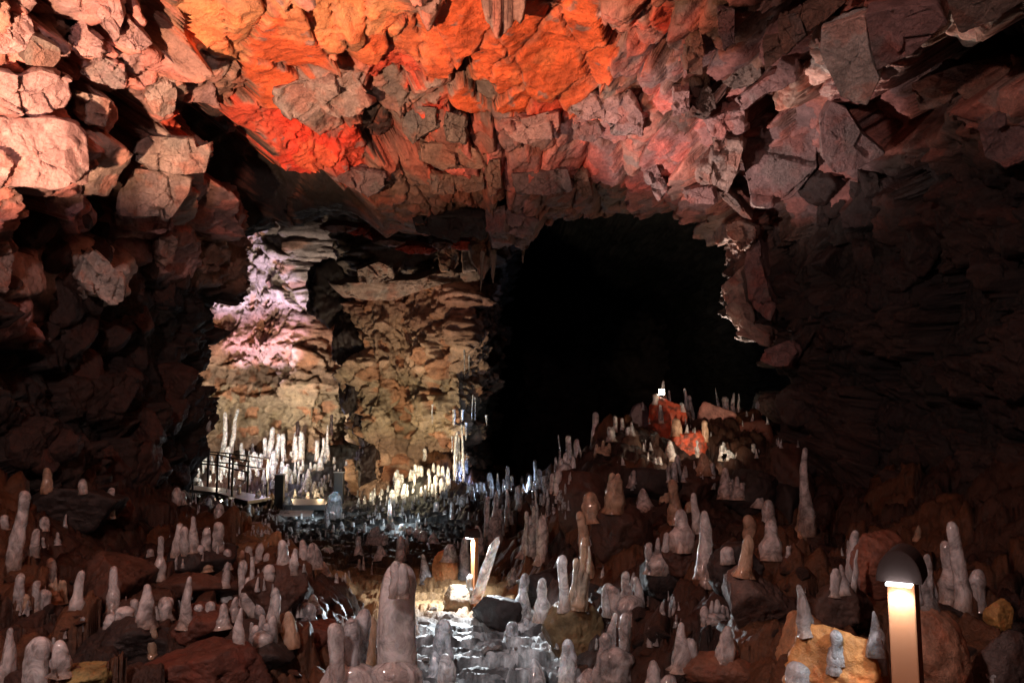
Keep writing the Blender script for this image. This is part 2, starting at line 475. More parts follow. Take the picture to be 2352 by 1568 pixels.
def terrain(x, y):
    xp = lerp_path(y)
    d = x - xp
    wl = np.interp(y, [3, 5, 7, 9, 12], [.30, .38, .8, 1.5, 3.0])
    wr = np.interp(y, [3, 5, 7, 9, 12], [.30, .42, .35, .9, 2.5])
    zl = np.interp(y, [0, 5, 8.5, 10.5, 13, 30], [.62, .55, .55, .30, .05, .05])
    zr = np.interp(y, [0, 5, 8.0, 10.5, 13, 30], [.70, .55, .60, .55, .15, .05])
    z = 0.08 + zl * sstep(0, .75, -d - wl) + zr * sstep(0, .9, d - wr)
    # rubble mound at the right
    z += 1.10 * np.exp(-(((x - 2.3) / 1.45) ** 2 + ((y - 10.4) / 2.0) ** 2) ** 1.3)
    z += 0.55 * np.exp(-(((x - 1.05) / .60) ** 2 + ((y - 9.0) / 1.1) ** 2))
    # banks along both walls
    z += 0.9 * sstep(2.6, 4.4, np.abs(x)) * (1 - sstep(8.2, 9.4, y) * (x < 0)) * (y < 14)
    # far chamber rising to the back left and the heap before the far wall
    z += 1.1 * sstep(18.9, 21.5, y) * sstep(1.0, -3, x)
    z += 1.0 * np.exp(-(((x + 1.35) / 1.1) ** 2 + ((y - 16.6) / 1.3) ** 2))
    z += 0.55 * np.exp(-(((x - .9) / 2.0) ** 2 + ((y - 14.0) / 1.5) ** 2))
    return z

def build_ground():
    ys = 1.0 * (30.0 / 1.0) ** np.linspace(0, 1, 760)
    ks = np.concatenate([np.linspace(-2.5, -.74, 60, endpoint=False), np.linspace(-.74, .74, 900), np.linspace(.76, 2.5, 60)])
    Y, K = np.meshgrid(ys, ks, indexing='ij'); Y = Y.ravel(); X = K.ravel() * (Y + 0.6)
    Z = terrain(X, Y)
    P = np.stack([X, Y, Z * 0.6], 1).astype(np.float32)
    w1 = fbm(P * 1.7, 3, 101); w2 = fbm(P * 1.7, 3, 102); w3 = fbm(P * 8, 3, 103)
    onp = 1 - sstep(0.25, 0.6, np.abs(X - lerp_path(Y)) - np.interp(Y, [3, 5, 7, 9, 12], [.1, .1, .3, .5, 1.0]))
    a1, a2, rid, off = voro(P * 2.3 + .4 * np.stack([w1, w2, w1], 1), 41)
    e = np.clip((a2 - a1) / .16, 0, 1)
    D = (rid[:, 0] - .45) * .30 + ((rid[:, 1:] - .5) * off[:, :2]).sum(1) * .35 - (1 - e) * .10
    b1, b2, rid2, off2 = voro(P * 6.5 + .3 * np.stack([w3, w1, w2], 1), 42)
    e2 = np.clip((b2 - b1) / .15, 0, 1)
    D2 = (rid2[:, 0] - .5) * .10 + ((rid2[:, 1:] - .5) * off2[:, :2]).sum(1) * .10 - (1 - e2) * .03
    # ropy wet lava slabs on the path: thin sheets lying across one another
    q = np.stack([X * 3.2 + .5 * w1, Y * 4.4 + .5 * w2 + X * .6, Z * 0], 1).astype(np.float32)
    s1, s2, rs_, so = voro(q, 44)
    DP = (rs_[:, 0] - .5) * .06 + so[:, 1] * -.06 - (1 - np.clip((s2 - s1) / .07, 0, 1)) * .06
    t1, t2, ts_, to_ = voro(q * 2.7 + 3.1, 49)
    DP += (ts_[:, 0] - .5) * .018 - (1 - np.clip((t2 - t1) / .10, 0, 1)) * .014
    rope = np.sin((Y * 34 + X * 9 + 5.0 * w1 + 2.2 * w3) ) * .006 + .022 * fbm(P * 11, 5, 46) + .009 * fbm(P * 34, 3, 48)
    DP += rope
    Dz = (D * .75 + D2) * (1 - onp) + DP * onp + .03 * fbm(P * 12, 4, 47) * (1 - .5 * onp) + .10 * w1 * (1 - onp)
    V = np.stack([X, Y, Z + Dz], 1)
    base = np.array([.036, .016, .009], np.float32)
    c = base[None] * (.6 + .9 * rid[:, 1:2])
    c = np.where(rid[:, 2:3] > .78, np.array([.085, .036, .015], np.float32), c)
    c = np.where(rid[:, 2:3] < .25, np.array([.016, .011, .010], np.float32), c)
    fr = sstep(-.25, .3, fbm(P * 9 + 2, 5, 57))[:, None]
    pc = np.array([.46, .50, .51], np.float32)[None] * (.45 + .7 * rs_[:, 1:2]) * (.16 + .84 * fr) * (.6 + .7 * ts_[:, 1:2])
    tan = np.array([.30, .19, .09], np.float32)
    kt = (sstep(6.3, 7.2, Y) * (Y < 11))[:, None]
    pc = pc * (1 - kt) + tan * kt * (.6 + .6 * rs_[:, 1:2])
    sand = (sstep(-2.0, -1.6, X - lerp_path(Y)) * (1 - sstep(.2, .5, X - lerp_path(Y))) * sstep(5.9, 6.5, Y + .5 * w1) * (1 - sstep(8.4, 9.2, Y + .4 * w2)))[:, None]
    c = c * (1 - sand) + np.array([.26, .17, .085], np.float32) * (.5 + .9 * rid2[:, 1:2]) * sand
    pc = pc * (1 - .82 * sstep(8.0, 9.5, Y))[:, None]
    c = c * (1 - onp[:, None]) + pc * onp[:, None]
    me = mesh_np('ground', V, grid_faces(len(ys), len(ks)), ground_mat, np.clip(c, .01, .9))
    at = me.data.attributes.new('Wet', 'FLOAT', 'POINT')
    at.data.foreach_set('value', (onp * (1 - .6 * sstep(6.5, 7.5, Y))).astype(np.float32))
    tag(me, kind='structure')
    return me, V

def make_ground_mat():
    m = rock_material('wet_rock_floor', rough=(.32, .6), bump=1.0, scale=1.6, dist=.02)
    nt = m.node_tree; b = nt.nodes['Principled BSDF']
    at = N(nt, 'ShaderNodeAttribute', attribute_name='Wet')
    src = b.inputs['Roughness'].links[0].from_socket
    n = noise_node(nt, 40, 5, .7)
    r = ramp(nt, n.outputs['Fac'], [(.35, g4(.38)), (.6, g4(.7))])
    mx = N(nt, 'ShaderNodeMixRGB'); nt.links.new(at.outputs['Fac'], mx.inputs[0])
    nt.links.new(src, mx.inputs[1]); nt.links.new(r.outputs[0], mx.inputs[2])
    nt.links.new(mx.outputs[0], b.inputs['Roughness'])
    return m
ground_mat = make_ground_mat()
ground, GV = build_ground()

# ---------------------------------------------------------------- far chamber walls
def build_curtain(name, line, ztop, zbot, step, colf, seed, lean=0.0, amp=1.0, mat=None, topnoise=.3):
    """a rock wall following a plan line of (px, depth) points"""
    pts = [Vector((W(p, 988, d).x, d)) for p, d in line]
    L = [0.0]
    for a, b in zip(pts, pts[1:]): L.append(L[-1] + (b - a).length)
    ns = int(L[-1] / step); nz = int((ztop - zbot) / step)
    S = np.linspace(0, L[-1], ns)
    x = np.interp(S, L, [p.x for p in pts]); y = np.interp(S, L, [p.y for p in pts])
    tx = np.gradient(x); ty = np.gradient(y)
    k = np.ones(15) / 15
    tx = np.convolve(np.pad(tx, 7, 'edge'), k, 'valid'); ty = np.convolve(np.pad(ty, 7, 'edge'), k, 'valid')
    ln = np.hypot(tx, ty); nx, ny = ty / ln, -tx / ln          # towards the camera
    ZZ = np.linspace(zbot, ztop, nz)
    Zg, I = np.meshgrid(ZZ, np.arange(ns), indexing='ij'); Zg = Zg.ravel(); I = I.ravel()
    X = x[I]; Y = y[I]; NX = nx[I]; NY = ny[I]
    P = np.stack([X, Y, Zg], 1).astype(np.float32)
    w1 = fbm(P * 1.1, 3, seed); w2 = fbm(P * 1.1, 3, seed + 1); w3 = fbm(P * 5, 3, seed + 2)
    a1, a2, rid, off = voro(P * np.array([1.5, 1.5, 1.5], np.float32) + .5 * np.stack([w1, w2, w1], 1), seed + 3)
    e = np.clip((a2 - a1) / .10, 0, 1)
    D = (rid[:, 0] - .4) * .30 - (1 - e) * .12 + ((rid[:, 1:] - .5) * off[:, 1:]).sum(1) * .4
    b1, b2, rid2, off2 = voro(P * np.array([4.4, 4.4, 4.0], np.float32) + .5 * np.stack([w3, w2, w1], 1), seed + 5)
    e2 = np.clip((b2 - b1) / .12, 0, 1)
    D += (rid2[:, 0] - .5) * .13 + ((rid2[:, 1:] - .5) * off2[:, 1:]).sum(1) * .12 - (1 - e2) * .05 - (rid2[:, 1] > .88) * .22
    g1, g2, rid4, off4 = voro(P * 12.0 + .4 * np.stack([w3, w2, w1], 1), seed + 15)
    D += (rid4[:, 0] - .5) * .07 - (1 - np.clip((g2 - g1) / .12, 0, 1)) * .03
    # horizontal lava layers
    lay = np.floor(Zg * 2.1 + .35 * w1 * 2)
    hl = _f(_h(lay.astype(np.int64), lay.astype(np.int64) * 0, lay.astype(np.int64) * 0 + 7, seed))
    D += (hl - .5) * .10
    D += .10 * fbm(P * 7, 4, seed + 7) + .5 * w1
    D *= amp
    D += lean * np.clip(Zg - 2.0, 0, 9) ** 1.3
    V = np.stack([X + NX * D, Y + NY * D, Zg + .05 * w3], 1)
    col = colf(P, rid, rid2, hl, w1, w3)
    o = mesh_np(name, V, grid_faces(nz, ns), mat or rock_dark, np.clip(col, .01, .9))
    tag(o, kind='structure')
    return o

def col_far(P, rid, rid2, hl, w1, w3):
    z = P[:, 2:3]
    tan = np.array([.40, .27, .19], np.float32); pink = np.array([.40, .20, .15], np.float32); ol = np.array([.30, .26, .17], np.float32)
    c = tan[None] * (.7 + .6 * rid[:, :1])
    kp = sstep(3.4, 4.6, z + .8 * w1[:, None]); c = c * (1 - kp) + pink * kp; kq = sstep(4.3, 5.0, z + .6 * w1[:, None]); c = c * (1 - kq) + np.array([.46, .38, .37], np.float32) * kq
    ko = (sstep(1.2, 1.7, z + .4 * w1[:, None]) * (1 - sstep(2.4, 3.0, z + .5 * w3[:, None]))) * .65; c = c * (1 - ko) + ol * ko
    kr = (rid2[:, 2:3] > .8) * .6; c = c * (1 - kr) + np.array([.42, .17, .08], np.float32) * kr
    c = c * (.55 + .7 * hl[:, None])
    return c
far_wall = build_curtain('cave_wall', [(150, 23), (330, 21.5), (450, 20.8), (600, 21.3), (720, 21), (790, 22), (850, 24)], 8.0, -.5, .035, col_far, 201, lean=.18)
mid_wall = build_curtain('cave_wall', [(900, 25), (850, 21), (826, 17.4), (860, 16.8), (930, 17.2), (1010, 16.6), (1062, 16.4), (1078, 17.2), (1100, 20), (1125, 26)], 8.0, -.5, .03, col_far, 251, lean=.10)
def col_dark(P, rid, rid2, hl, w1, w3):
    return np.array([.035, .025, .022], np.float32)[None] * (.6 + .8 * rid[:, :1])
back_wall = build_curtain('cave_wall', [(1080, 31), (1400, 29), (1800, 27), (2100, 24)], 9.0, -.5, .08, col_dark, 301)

# ---------------------------------------------------------------- rock blocks and boulders
def bvh_of(objs):
    vs, fs, k = [], [], 0
    for o in objs:
        me = o.data
        n = len(me.vertices); co = np.empty(n * 3, np.float32); me.vertices.foreach_get("co", co)
        co = co.reshape(-1, 3)
        M = np.array(o.matrix_basis)
        co = co @ M[:3, :3].T + M[:3, 3]
        nl = len(me.loops); li = np.empty(nl, np.int32); me.loops.foreach_get("vertex_index", li)
        np_ = len(me.polygons); lt = np.empty(np_, np.int32); me.polygons.foreach_get("loop_total", lt)
        ls = np.empty(np_, np.int32); me.polygons.foreach_get("loop_start", ls)
        for s, t in ((3, lt == 3), (4, lt == 4)):
            st = ls[t]
            if len(st): fs += (li[st[:, None] + np.arange(s)[None]] + k).tolist()
        vs.append(co); k += n
    return BVHTree.FromPolygons(np.concatenate(vs).tolist(), fs)

def decimated_grid_bvh(o, nr, nc, wrap, rs, cs):
    n = len(o.data.vertices); co = np.empty(n * 3, np.float32); o.data.vertices.foreach_get("co", co)
    co = co.reshape(nr, nc, 3)[::rs, ::cs]
    f = grid_faces(co.shape[0], co.shape[1], wrap)
    return BVHTree.FromPolygons(co.reshape(-1, 3).tolist(), f.tolist())
n_cave_rows = len(cave.data.vertices) // 1500
CAVE_BVH = decimated_grid_bvh(cave, n_cave_rows, 1500, True, 6, 6)

RNG = random.Random(7)
rock_block_mat = rock_material('block_rock', rough=(.5, .85), bump=1.0, scale=1.5, dist=.032)
boulder_mat = rock_material('boulder_rock', rough=(.35, .75), bump=.8, scale=1.8, dist=.015)

BLOCKS_N = 0
def rock_block(outline, prot, colname, label, name='rock_block', face=.5, tilt=(0, 0), thick=.45, seed=None, depth=None, rough=1.0, cat='rock block', group='angular rock blocks of the cave roof and walls'):
    """an angular block standing proud of the cave wall; outline in frame units"""
    global BLOCKS_N
    BLOCKS_N += 1
    seed = seed or BLOCKS_N * 13
    pts = np.array(outline, float)
    cx, cy = pts.mean(0)
    r = ray(cx, cy).normalized()
    if depth is None:
        hit = CAVE_BVH.ray_cast(EYE, r)
        loc, nrm = hit[0], hit[1]
        # average normal around
        acc = Vector((0, 0, 0)); dd = []
        for q in outline:
            qx, qy = cx + (q[0] - cx) * .8, cy + (q[1] - cy) * .8
            h = CAVE_BVH.ray_cast(EYE, ray(qx, qy).normalized())
            if h[0] is not None:
                n_ = h[1] if h[1].dot(r) < 0 else -h[1]
                acc += n_; dd.append((h[0] - EYE).length)
        dist = float(np.median(dd + [(loc - EYE).length])) if loc else 9
        nn = acc.normalized() if acc.length > 0 else -r
    else:
        dist = depth / r.y; nn = -r
    nrm = (nn * (1 - face) + (-r) * face).normalized()
    right = Vector((1, 0, 0)); up = Vector((0, 0, 1))
    nrm = (nrm + right * tilt[0] + up * tilt[1]).normalized()
    P0 = EYE + r * (dist - prot)
    def onplane(px, py):
        q = ray(px, py)
        t = (P0 - EYE).dot(nrm) / q.dot(nrm)
        t = max(min(t, (dist + .9)), .5 * dist) if q.dot(nrm) != 0 else dist
        return EYE + q * t
    O = np.array([onplane(*p) for p in outline])
    cen = O.mean(0)
    # densify the outline
    per = np.linalg.norm(np.roll(O, -1, 0) - O, axis=1); T = per.sum()
    M = 132
    cum = np.concatenate([[0], np.cumsum(per)])
    s = np.linspace(0, T, M, endpoint=False)
    OO = np.concatenate([O, O[:1]])
    ring = np.stack([np.interp(s, cum, OO[:, k]) for k in range(3)], 1)
    # slightly irregular corners
    k5 = np.ones(3) / 3
    for k in range(3):
        ring[:, k] = np.convolve(np.concatenate([ring[-1:, k], ring[:, k], ring[:1, k]]), k5, 'valid')
    size = float(np.linalg.norm(ring - cen, axis=1).mean())
    away = np.array((Vector(ring.mean(0)) - EYE).normalized())
    back = np.array(-nrm) * .6 + away * .4; back /= np.linalg.norm(back)
    nn_ = np.array(nrm)
    rows = []
    for f in np.concatenate([np.linspace(0.02, .92, 22), [.96, .985]]):
        rows.append(cen + (ring - cen) * f)
    rows.append(ring + back * .004 * size / .2)
    rows.append(cen + (ring - cen) * 1.004 + back * .018)
    nside = 16
    for k in range(1, nside + 1):
        q = k / nside
        rows.append(cen + (ring - cen) * (1.0 + .02 * q - .10 * q * q) + back * (.018 + thick * q))
    V = np.concatenate(rows).astype(np.float32)
    nr = len(rows)
    rowi = np.repeat(np.arange(nr), M)
    front = rowi < 25
    # facets on the front and stepped breaks on the sides
    f1, f2, rid, off = voro(V * (1.1 / size) + seed * 3.7, seed)
    pl = ((rid - .5) * off).sum(1) * size * .75 * rough + (rid[:, 0] - .5) * size * .16 * rough - (1 - np.clip((f2 - f1) / .05, 0, 1)) * size * .03 * rough
    g1, g2, rd2, of2 = voro(V * 9 + seed, seed + 1)
    sm = ((rd2 - .5) * of2).sum(1) * .045 + (rd2[:, 0] - .5) * .012 - (1 - np.clip((g2 - g1) / .06, 0, 1)) * .007
    fb = fbm(V * 6 + seed, 5, seed) * .022 + fbm(V * 24 + seed, 4, seed + 3) * .012
    D = pl + (sm + fb) * rough
    # curvature: front bulges a little
    rad = np.linalg.norm(V - cen, axis=1) / (size * 1.3)
    D += np.where(front, (1 - rad ** 2) * size * .03, 0)
    dirs = np.where(front[:, None], nn_[None], ((V - cen) - ((V - cen) @ nn_)[:, None] * nn_[None]))
    dl = np.linalg.norm(dirs, axis=1, keepdims=True); dirs = dirs / np.maximum(dl, 1e-6)
    V = V + dirs * (D * np.where(front, 1, .7))[:, None]
    F = grid_faces(nr, M, True)
    # close the middle of the front
    V = np.concatenate([V, [cen + nn_ * (D[:M].mean())]])
    c = np.array(PAL[colname], np.float32)
    P3 = V.astype(np.float32)
    n = fbm(P3 * 3 + seed, 4, seed + 9)
    col = c[None] * (1 + .35 * n[:, None])
    rust = sstep(.1, .35, fbm(P3 * 5 + 31, 4, seed + 11))[:, None] * .55
    col = col * (1 - rust) + np.array([c[0] * 1.15, c[1] * .62, c[2] * .5]) * rust
    go = sstep(.15, .4, fbm(P3 * 4 + 71, 4, seed + 17))[:, None] * .5
    col = col * (1 - go) + c.mean() * np.array([.95, .9, .85]) * go
    o_org = Vector(cen)
    V = V - cen
    k0 = len(V) - 1
    tri = np.stack([np.full(M, k0), np.arange(M), (np.arange(M) + 1) % M, np.full(M, k0)], 1)
    me_f = F
    o = mesh_poly(name, V, me_f, tri[:, :3], rock_block_mat, np.clip(col, .01, .9))
    o.location = o_org
    tag(o, label, cat, group)
    return o

def mesh_poly(name, V, quads, tris, mat, col=None, smooth=True, parent=None):
    me = bpy.data.meshes.new(name)
    V = np.asarray(V, np.float32)
    quads = np.asarray(quads, np.int32).reshape(-1, 4); tris = np.asarray(tris, np.int32).reshape(-1, 3)
    me.vertices.add(len(V)); me.vertices.foreach_set("co", V.ravel())
    li = np.concatenate([quads.ravel(), tris.ravel()])
    me.loops.add(len(li)); me.loops.foreach_set("vertex_index", li)
    me.polygons.add(len(quads) + len(tris))
    st = np.concatenate([np.arange(len(quads)) * 4, len(quads) * 4 + np.arange(len(tris)) * 3]).astype(np.int32)
    me.polygons.foreach_set("loop_start", st)
    me.update(calc_edges=True); me.validate()
    me.polygons.foreach_set("use_smooth", np.full(len(me.polygons), smooth))
    if col is not None:
        a = me.attributes.new("Col", 'FLOAT_COLOR', 'POINT')
        c = np.ones((len(V), 4), np.float32); c[:, :3] = col
        a.data.foreach_set("color", c.ravel())
    me.materials.append(mat)
    o = bpy.data.objects.new(name, me); COL.objects.link(o)
    if parent is not None: o.parent = parent
    return o

def Z1(l): return [(x * .372, y * .372) for x, y in l]
def Z2(l): return [(x * .4 + 564.5, y * .4) for x, y in l]
def Z3(l): return [(x * .4 + 1411.2, y * .4) for x, y in l]
def Z4(l): return [(x * .42 + 1599.4, y * .42 + 470.4) for x, y in l]
BL = [
 (Z1([(-80,760),(0,720),(110,730),(330,725),(470,760),(545,850),(555,1000),(530,1130),(330,1170),(190,1150),(0,1160),(-80,1150)]), .30,'P',(0,.0),.6,'largest pinkish block, square and brightly lit, halfway down the left edge'),
 (Z1([(265,1200),(300,1175),(515,1180),(515,1290),(430,1340),(290,1300)]), .15,'P',(0,.1),.3,'small pink tapering block just below the largest block at the left edge'),
 (Z1([(470,560),(560,580),(685,620),(655,790),(545,760),(470,690)]), .25,'T',(.2,0),.4,'tan wedge block with sharp corner beside the black recess of the left wall'),
 (Z1([(-60,460),(0,440),(140,470),(240,430),(415,480),(430,600),(400,660),(300,690),(210,740),(150,700),(0,700),(-60,650)]), .2,'P',(0,0),.4,'pink block split into short upright columns above the largest left block'),
 (Z1([(850,880),(920,840),(1190,860),(1230,950),(1280,880),(1298,950),(1270,1070),(1060,1075),(830,1000)]), .35,'T',(0,.05),.4,'tan block with a stepped right end above the tall grey-pink block, left wall'),
 (Z1([(820,1040),(1060,1060),(1180,1100),(1170,1190),(1100,1290),(1060,1350),(740,1330),(745,1200)]), .32,'T',(0,0),.6,'tall grey-pink squarish block standing above cracked bricks on the left wall'),
 (Z1([(1290,1120),(1390,1130),(1460,1150),(1490,1280),(1465,1420),(1250,1390),(1190,1330)]), .40,'P',(.1,.05),.5,'separate pink square block hanging at the dark edge right of the left wall'),
 (Z1([(700,1320),(880,1340),(1060,1350),(1060,1420),(980,1440),(720,1400)]), .22,'P',(0,-.1),.3,'row of small cracked pink bricks under the tall grey-pink block'),
 ([(368,545),(388,538),(406,545),(402,598),(380,612),(364,600)], .25,'T',(.1,0),.3,'small upright tan block under the cracked bricks of the left wall'),
 ([(440,572),(462,558),(495,560),(508,580),(505,622),(470,628),(440,624)], .2,'B',(0,0),.4,'dim red-brown cube block below the pink square block, near the chamber opening'),
 (Z1([(900,600),(960,540),(1030,480),(1090,490),(1085,690),(1010,730),(940,690)]), .2,'T',(.1,0),.4,'tan upright column block left of the big orange ceiling'),
 (Z1([(480,-40),(730,-40),(770,110),(720,260),(600,100),(490,90)]), .22,'P',(.1,-.2),.4,'smooth pink slab with pointed lower corner at the upper left of the ceiling'),
 (Z1([(710,260),(790,110),(870,190),(945,270),(880,310),(740,285)]), .25,'P',(0,-.1),.3,'bright pink triangular slab pointing right, next to brown shadowed slabs, upper left'),
 (Z1([(440,180),(520,90),(545,190),(635,260),(620,350),(500,345),(450,260)]), .2,'P',(-.1,0),.4,'pink hooked block in the middle of the upper left rocks'),
 (Z1([(-60,60),(0,50),(70,80),(190,110),(215,220),(180,290),(120,330),(0,330),(-60,330)]), .15,'P',(0,0),.5,'broad pale pink block in the top left corner region of the cave'),
 (Z1([(150,330),(210,220),(300,260),(370,300),(375,360),(330,415),(160,400)]), .25,'G',(.1,0),.4,'grey-pink slab overlapping the broad pale block, upper left'),
 (Z1([(500,400),(620,350),(770,400),(775,560),(660,530),(560,500),(490,450)]), .2,'P',(0,.1),.4,'reddish block with ragged lower edge above the black recess, left wall'),
 ([(178,640),(192,600),(215,575),(250,600),(280,640),(285,692),(255,702),(225,680),(200,665)], .3,'W',(0,0),.3,'pale grey knobbly block alone in the dim lower left wall'),
 ([(0,560),(18,560),(30,590),(26,640),(14,665),(-20,650),(-20,560)], .2,'T',(0,0),.3,'small tan stone cut off by the left edge, in the dim wall'),
 (Z2([(150,510),(330,470),(480,450),(620,410),(660,480),(720,590),(610,680),(480,650),(270,670),(180,600)]), .18,'T',(0,-.1),.35,'long grey-tan slab crossing the orange ceiling from its middle left'),
 (Z2([(900,660),(990,610),(1085,620),(1092,730),(1000,790),(960,830),(900,750)]), .22,'G',(0,0),.4,'grey column block left of a square black gap under the orange ceiling'),
 (Z2([(1150,640),(1205,655),(1260,670),(1260,820),(1160,810),(1140,730)]), .2,'G',(.05,0),.4,'narrow grey column block right of the square black gap under the orange ceiling'),
 (Z2([(1480,720),(1560,680),(1680,660),(1800,640),(1800,730),(1770,790),(1620,830),(1510,790)]), .18,'P',(0,0),.4,'wide pink-grey fluted block at the lower rim of the orange ceiling'),
 (Z2([(1820,560),(1990,530),(2060,560),(2060,690),(1950,692),(1860,650)]), .2,'P',(0,0),.4,'squarish pink-brown block at the right end of the ceiling rim'),
 (Z2([(1880,695),(1950,698),(2030,695),(2050,770),(2000,820),(1880,800)]), .2,'M',(0,.05),.3,'small purplish block directly below the squarish pink-brown rim block'),
 (Z2([(2080,560),(2200,540),(2280,640),(2280,780),(2110,790),(2060,700)]), .22,'P',(0,0),.4,'pink granular block with dark speckled top near the right ridge'),
 (Z2([(500,1020),(620,970),(720,985),(800,990),(810,1030),(760,1090),(700,1130),(620,1080)]), .15,'M',(0,.1),.4,'dim mauve wedge block at the lower left of the hanging brow'),
 (Z2([(1060,1000),(1190,1000),(1195,1110),(1070,1120)]), .2,'B',(0,0),.4,'dim brown square block in the middle of the hanging brow'),
 (Z2([(1200,1010),(1360,960),(1370,1090),(1280,1112),(1215,1090)]), .2,'B',(0,0),.4,'dim brown block leaning against the square one on the brow'),
 (Z2([(1530,1000),(1680,985),(1850,970),(1880,1100),(1700,1120),(1550,1110)]), .2,'M',(0,0),.5,'broad mauve block right of the black notch in the brow'),
 (Z2([(1380,1190),(1490,1180),(1485,1335),(1375,1330)]), .25,'M',(0,0),.4,'dark squared block hanging from the brow over the black hollow'),
 (Z2([(1500,1200),(1590,1230),(1665,1270),(1650,1345),(1510,1352)]), .25,'M',(0,0),.4,'dark sloping-topped block beside the squared hanging block of the brow'),
 (Z2([(1880,970),(1960,990),(1990,1120),(1940,1145),(1890,1060)]), .25,'B',(0,0),.3,'tapering brown block pointing down at the right of the brow'),
 (Z2([(960,1250),(1160,1235),(1380,1230),(1355,1370),(1160,1360),(980,1330)]), .3,'D',(0,0),.3,'black lintel-like block under the lowest ledge of the brow'),
 (Z2([(1000,830),(1240,820),(1400,870),(1380,960),(1180,980),(1010,930)]), .14,'B',(0,0),.5,'low brown block with a rusty upper face in the upper brow'),
 (Z2([(1400,920),(1460,915),(1468,1080),(1400,1130),(1378,1000)]), .2,'B',(0,0),.5,'brown curved block edging the black notch of the brow'),
 (Z3([(1190,150),(1250,140),(1440,80),(1460,250),(1500,400),(1525,450),(1450,610),(1380,590),(1300,560),(1240,430),(1180,300)]), .55,'W',(-.2,-.1),.4,'large pale leaning slab, the lightest rock of the upper right'),
 (Z3([(1440,80),(1640,40),(1850,20),(1920,130),(1720,300),(1500,410),(1470,250)]), .35,'P',(0,-.2),.4,'broad orange-brown slab touching the right side of the large pale slab'),
 (Z3([(1090,30),(1210,0),(1330,10),(1220,110),(1110,180),(1070,100)]), .3,'B',(0,-.1),.4,'brown slab above and left of the large pale slab'),
 (Z3([(740,770),(800,690),(880,660),(1040,660),(1165,700),(1160,960),(1070,1080),(1020,1140),(890,1190),(790,1180),(760,1020),(720,880)]), .22,'M',(.25,-.05),.5,'biggest smooth purple-brown slab right of the lit ridge'),
 (Z3([(1180,700),(1250,580),(1330,620),(1430,780),(1560,880),(1400,970),(1260,1000),(1190,880)]), .25,'M',(.2,-.1),.5,'pointed purple slab right of the biggest smooth slab'),
 (Z3([(430,440),(530,420),(560,520),(580,620),(520,680),(430,660)]), .32,'N',(.2,0),.3,'dark upright slab standing across the lit ridge'),
 (Z3([(410,200),(490,180),(510,300),(500,420),(420,440)]), .25,'B',(.1,0),.3,'red-brown upright block above the dark slab of the ridge'),
 (Z3([(590,60),(690,60),(690,250),(640,285),(600,200)]), .22,'M',(0,0),.4,'upright mauve-brown block near the top, right of the orange ceiling'),
 (Z3([(940,100),(1060,70),(1100,200),(980,310),(940,200)]), .25,'B',(0,0),.4,'tan-brown upright block left of the large pale slab, top right'),
 (Z3([(850,240),(935,210),(975,310),(865,410)]), .22,'B',(0,0),.3,'narrow brown wedge block between two upright blocks, top right'),
 (Z3([(700,330),(830,270),(850,440),(800,480),(680,520),(620,470)]), .22,'G',(0,0),.4,'grey-brown block above the pink ridge crest'),
 (Z3([(680,580),(860,450),(930,420),(960,330),(1030,380),(1050,460),(960,510),(860,540),(740,640)]), .42,'P',(-.3,.1),.3,'glittering pink crest of rock running towards the large pale slab'),
 (Z3([(520,690),(640,650),(745,640),(752,740),(640,790),(550,780)]), .45,'P',(-.2,0),.3,'pink rough block at the bend of the lit ridge'),
 (Z3([(340,530),(430,520),(430,640),(340,670)]), .4,'P',(-.2,0),.3,'small pink cube block on the left flank of the lit ridge'),
 (Z3([(580,800),(720,800),(742,850),(700,1000),(650,1110),(570,1060),(560,900)]), .5,'T',(-.1,0),.35,'tall tan speckled block low on the lit ridge'),
 (Z3([(480,970),(560,930),(562,1060),(490,1065)]), .42,'T',(-.3,0),.3,'small yellowish block left of the tall tan speckled block'),
 (Z3([(400,1100),(480,1075),(560,1080),(590,1160),(430,1172)]), .35,'P',(-.1,0),.3,'low pink block at the foot of the lit ridge'),
 (Z3([(560,1070),(620,1080),(700,1150),(790,1262),(740,1250),(640,1160)]), .6,'T',(-.3,0),.2,'thin splinter of tan rock pointing down right, at the ridge foot'),
 (Z3([(640,1290),(720,1270),(810,1300),(800,1380),(720,1430),(650,1350)]), .5,'B',(0,0),.3,'hanging brown block at the corner of the black hollow'),
 (Z3([(1900,-40),(2450,-40),(2350,10),(2200,100),(1990,190),(1940,90)]), .35,'G',(.2,-.2),.4,'smooth grey slab in the top right corner'),
 (Z3([(160,890),(220,900),(260,1000),(310,1090),(250,1140),(170,1010)]), .3,'P',(-.1,0),.3,'curved pink horn-shaped block left of the tall tan speckled block'),
 (Z3([(1700,480),(1960,380),(2300,300),(2340,420),(2100,560),(1750,640)]), .25,'B',(.2,0),.5,'long dim brown slab under the black overhang of the right wall'),
 (Z3([(2090,720),(2200,640),(2400,640),(2400,900),(2250,960),(2130,900)]), .3,'M',(0,0),.5,'dim wine-brown block at the right edge, upper half'),
 (Z4([(140,440),(240,350),(265,470),(270,560),(300,650),(390,700),(385,770),(290,720),(240,710),(190,590),(135,490)]), .45,'T',(-.3,0),.2,'rough rock nose with glowing rim at the right side of the black hollow'),
 (Z4([(350,850),(380,790),(450,760),(520,750),(550,800),(500,880),(420,885)]), .4,'M',(-.2,0),.3,'dark rounded rock below the glowing rim, right of the black hollow'),
 (Z4([(270,200),(330,170),(345,260),(380,420),(420,560),(400,640),(300,560),(262,350)]), .35,'M',(-.2,0),.3,'dark upright rock just right of the glowing rim nose'),
]
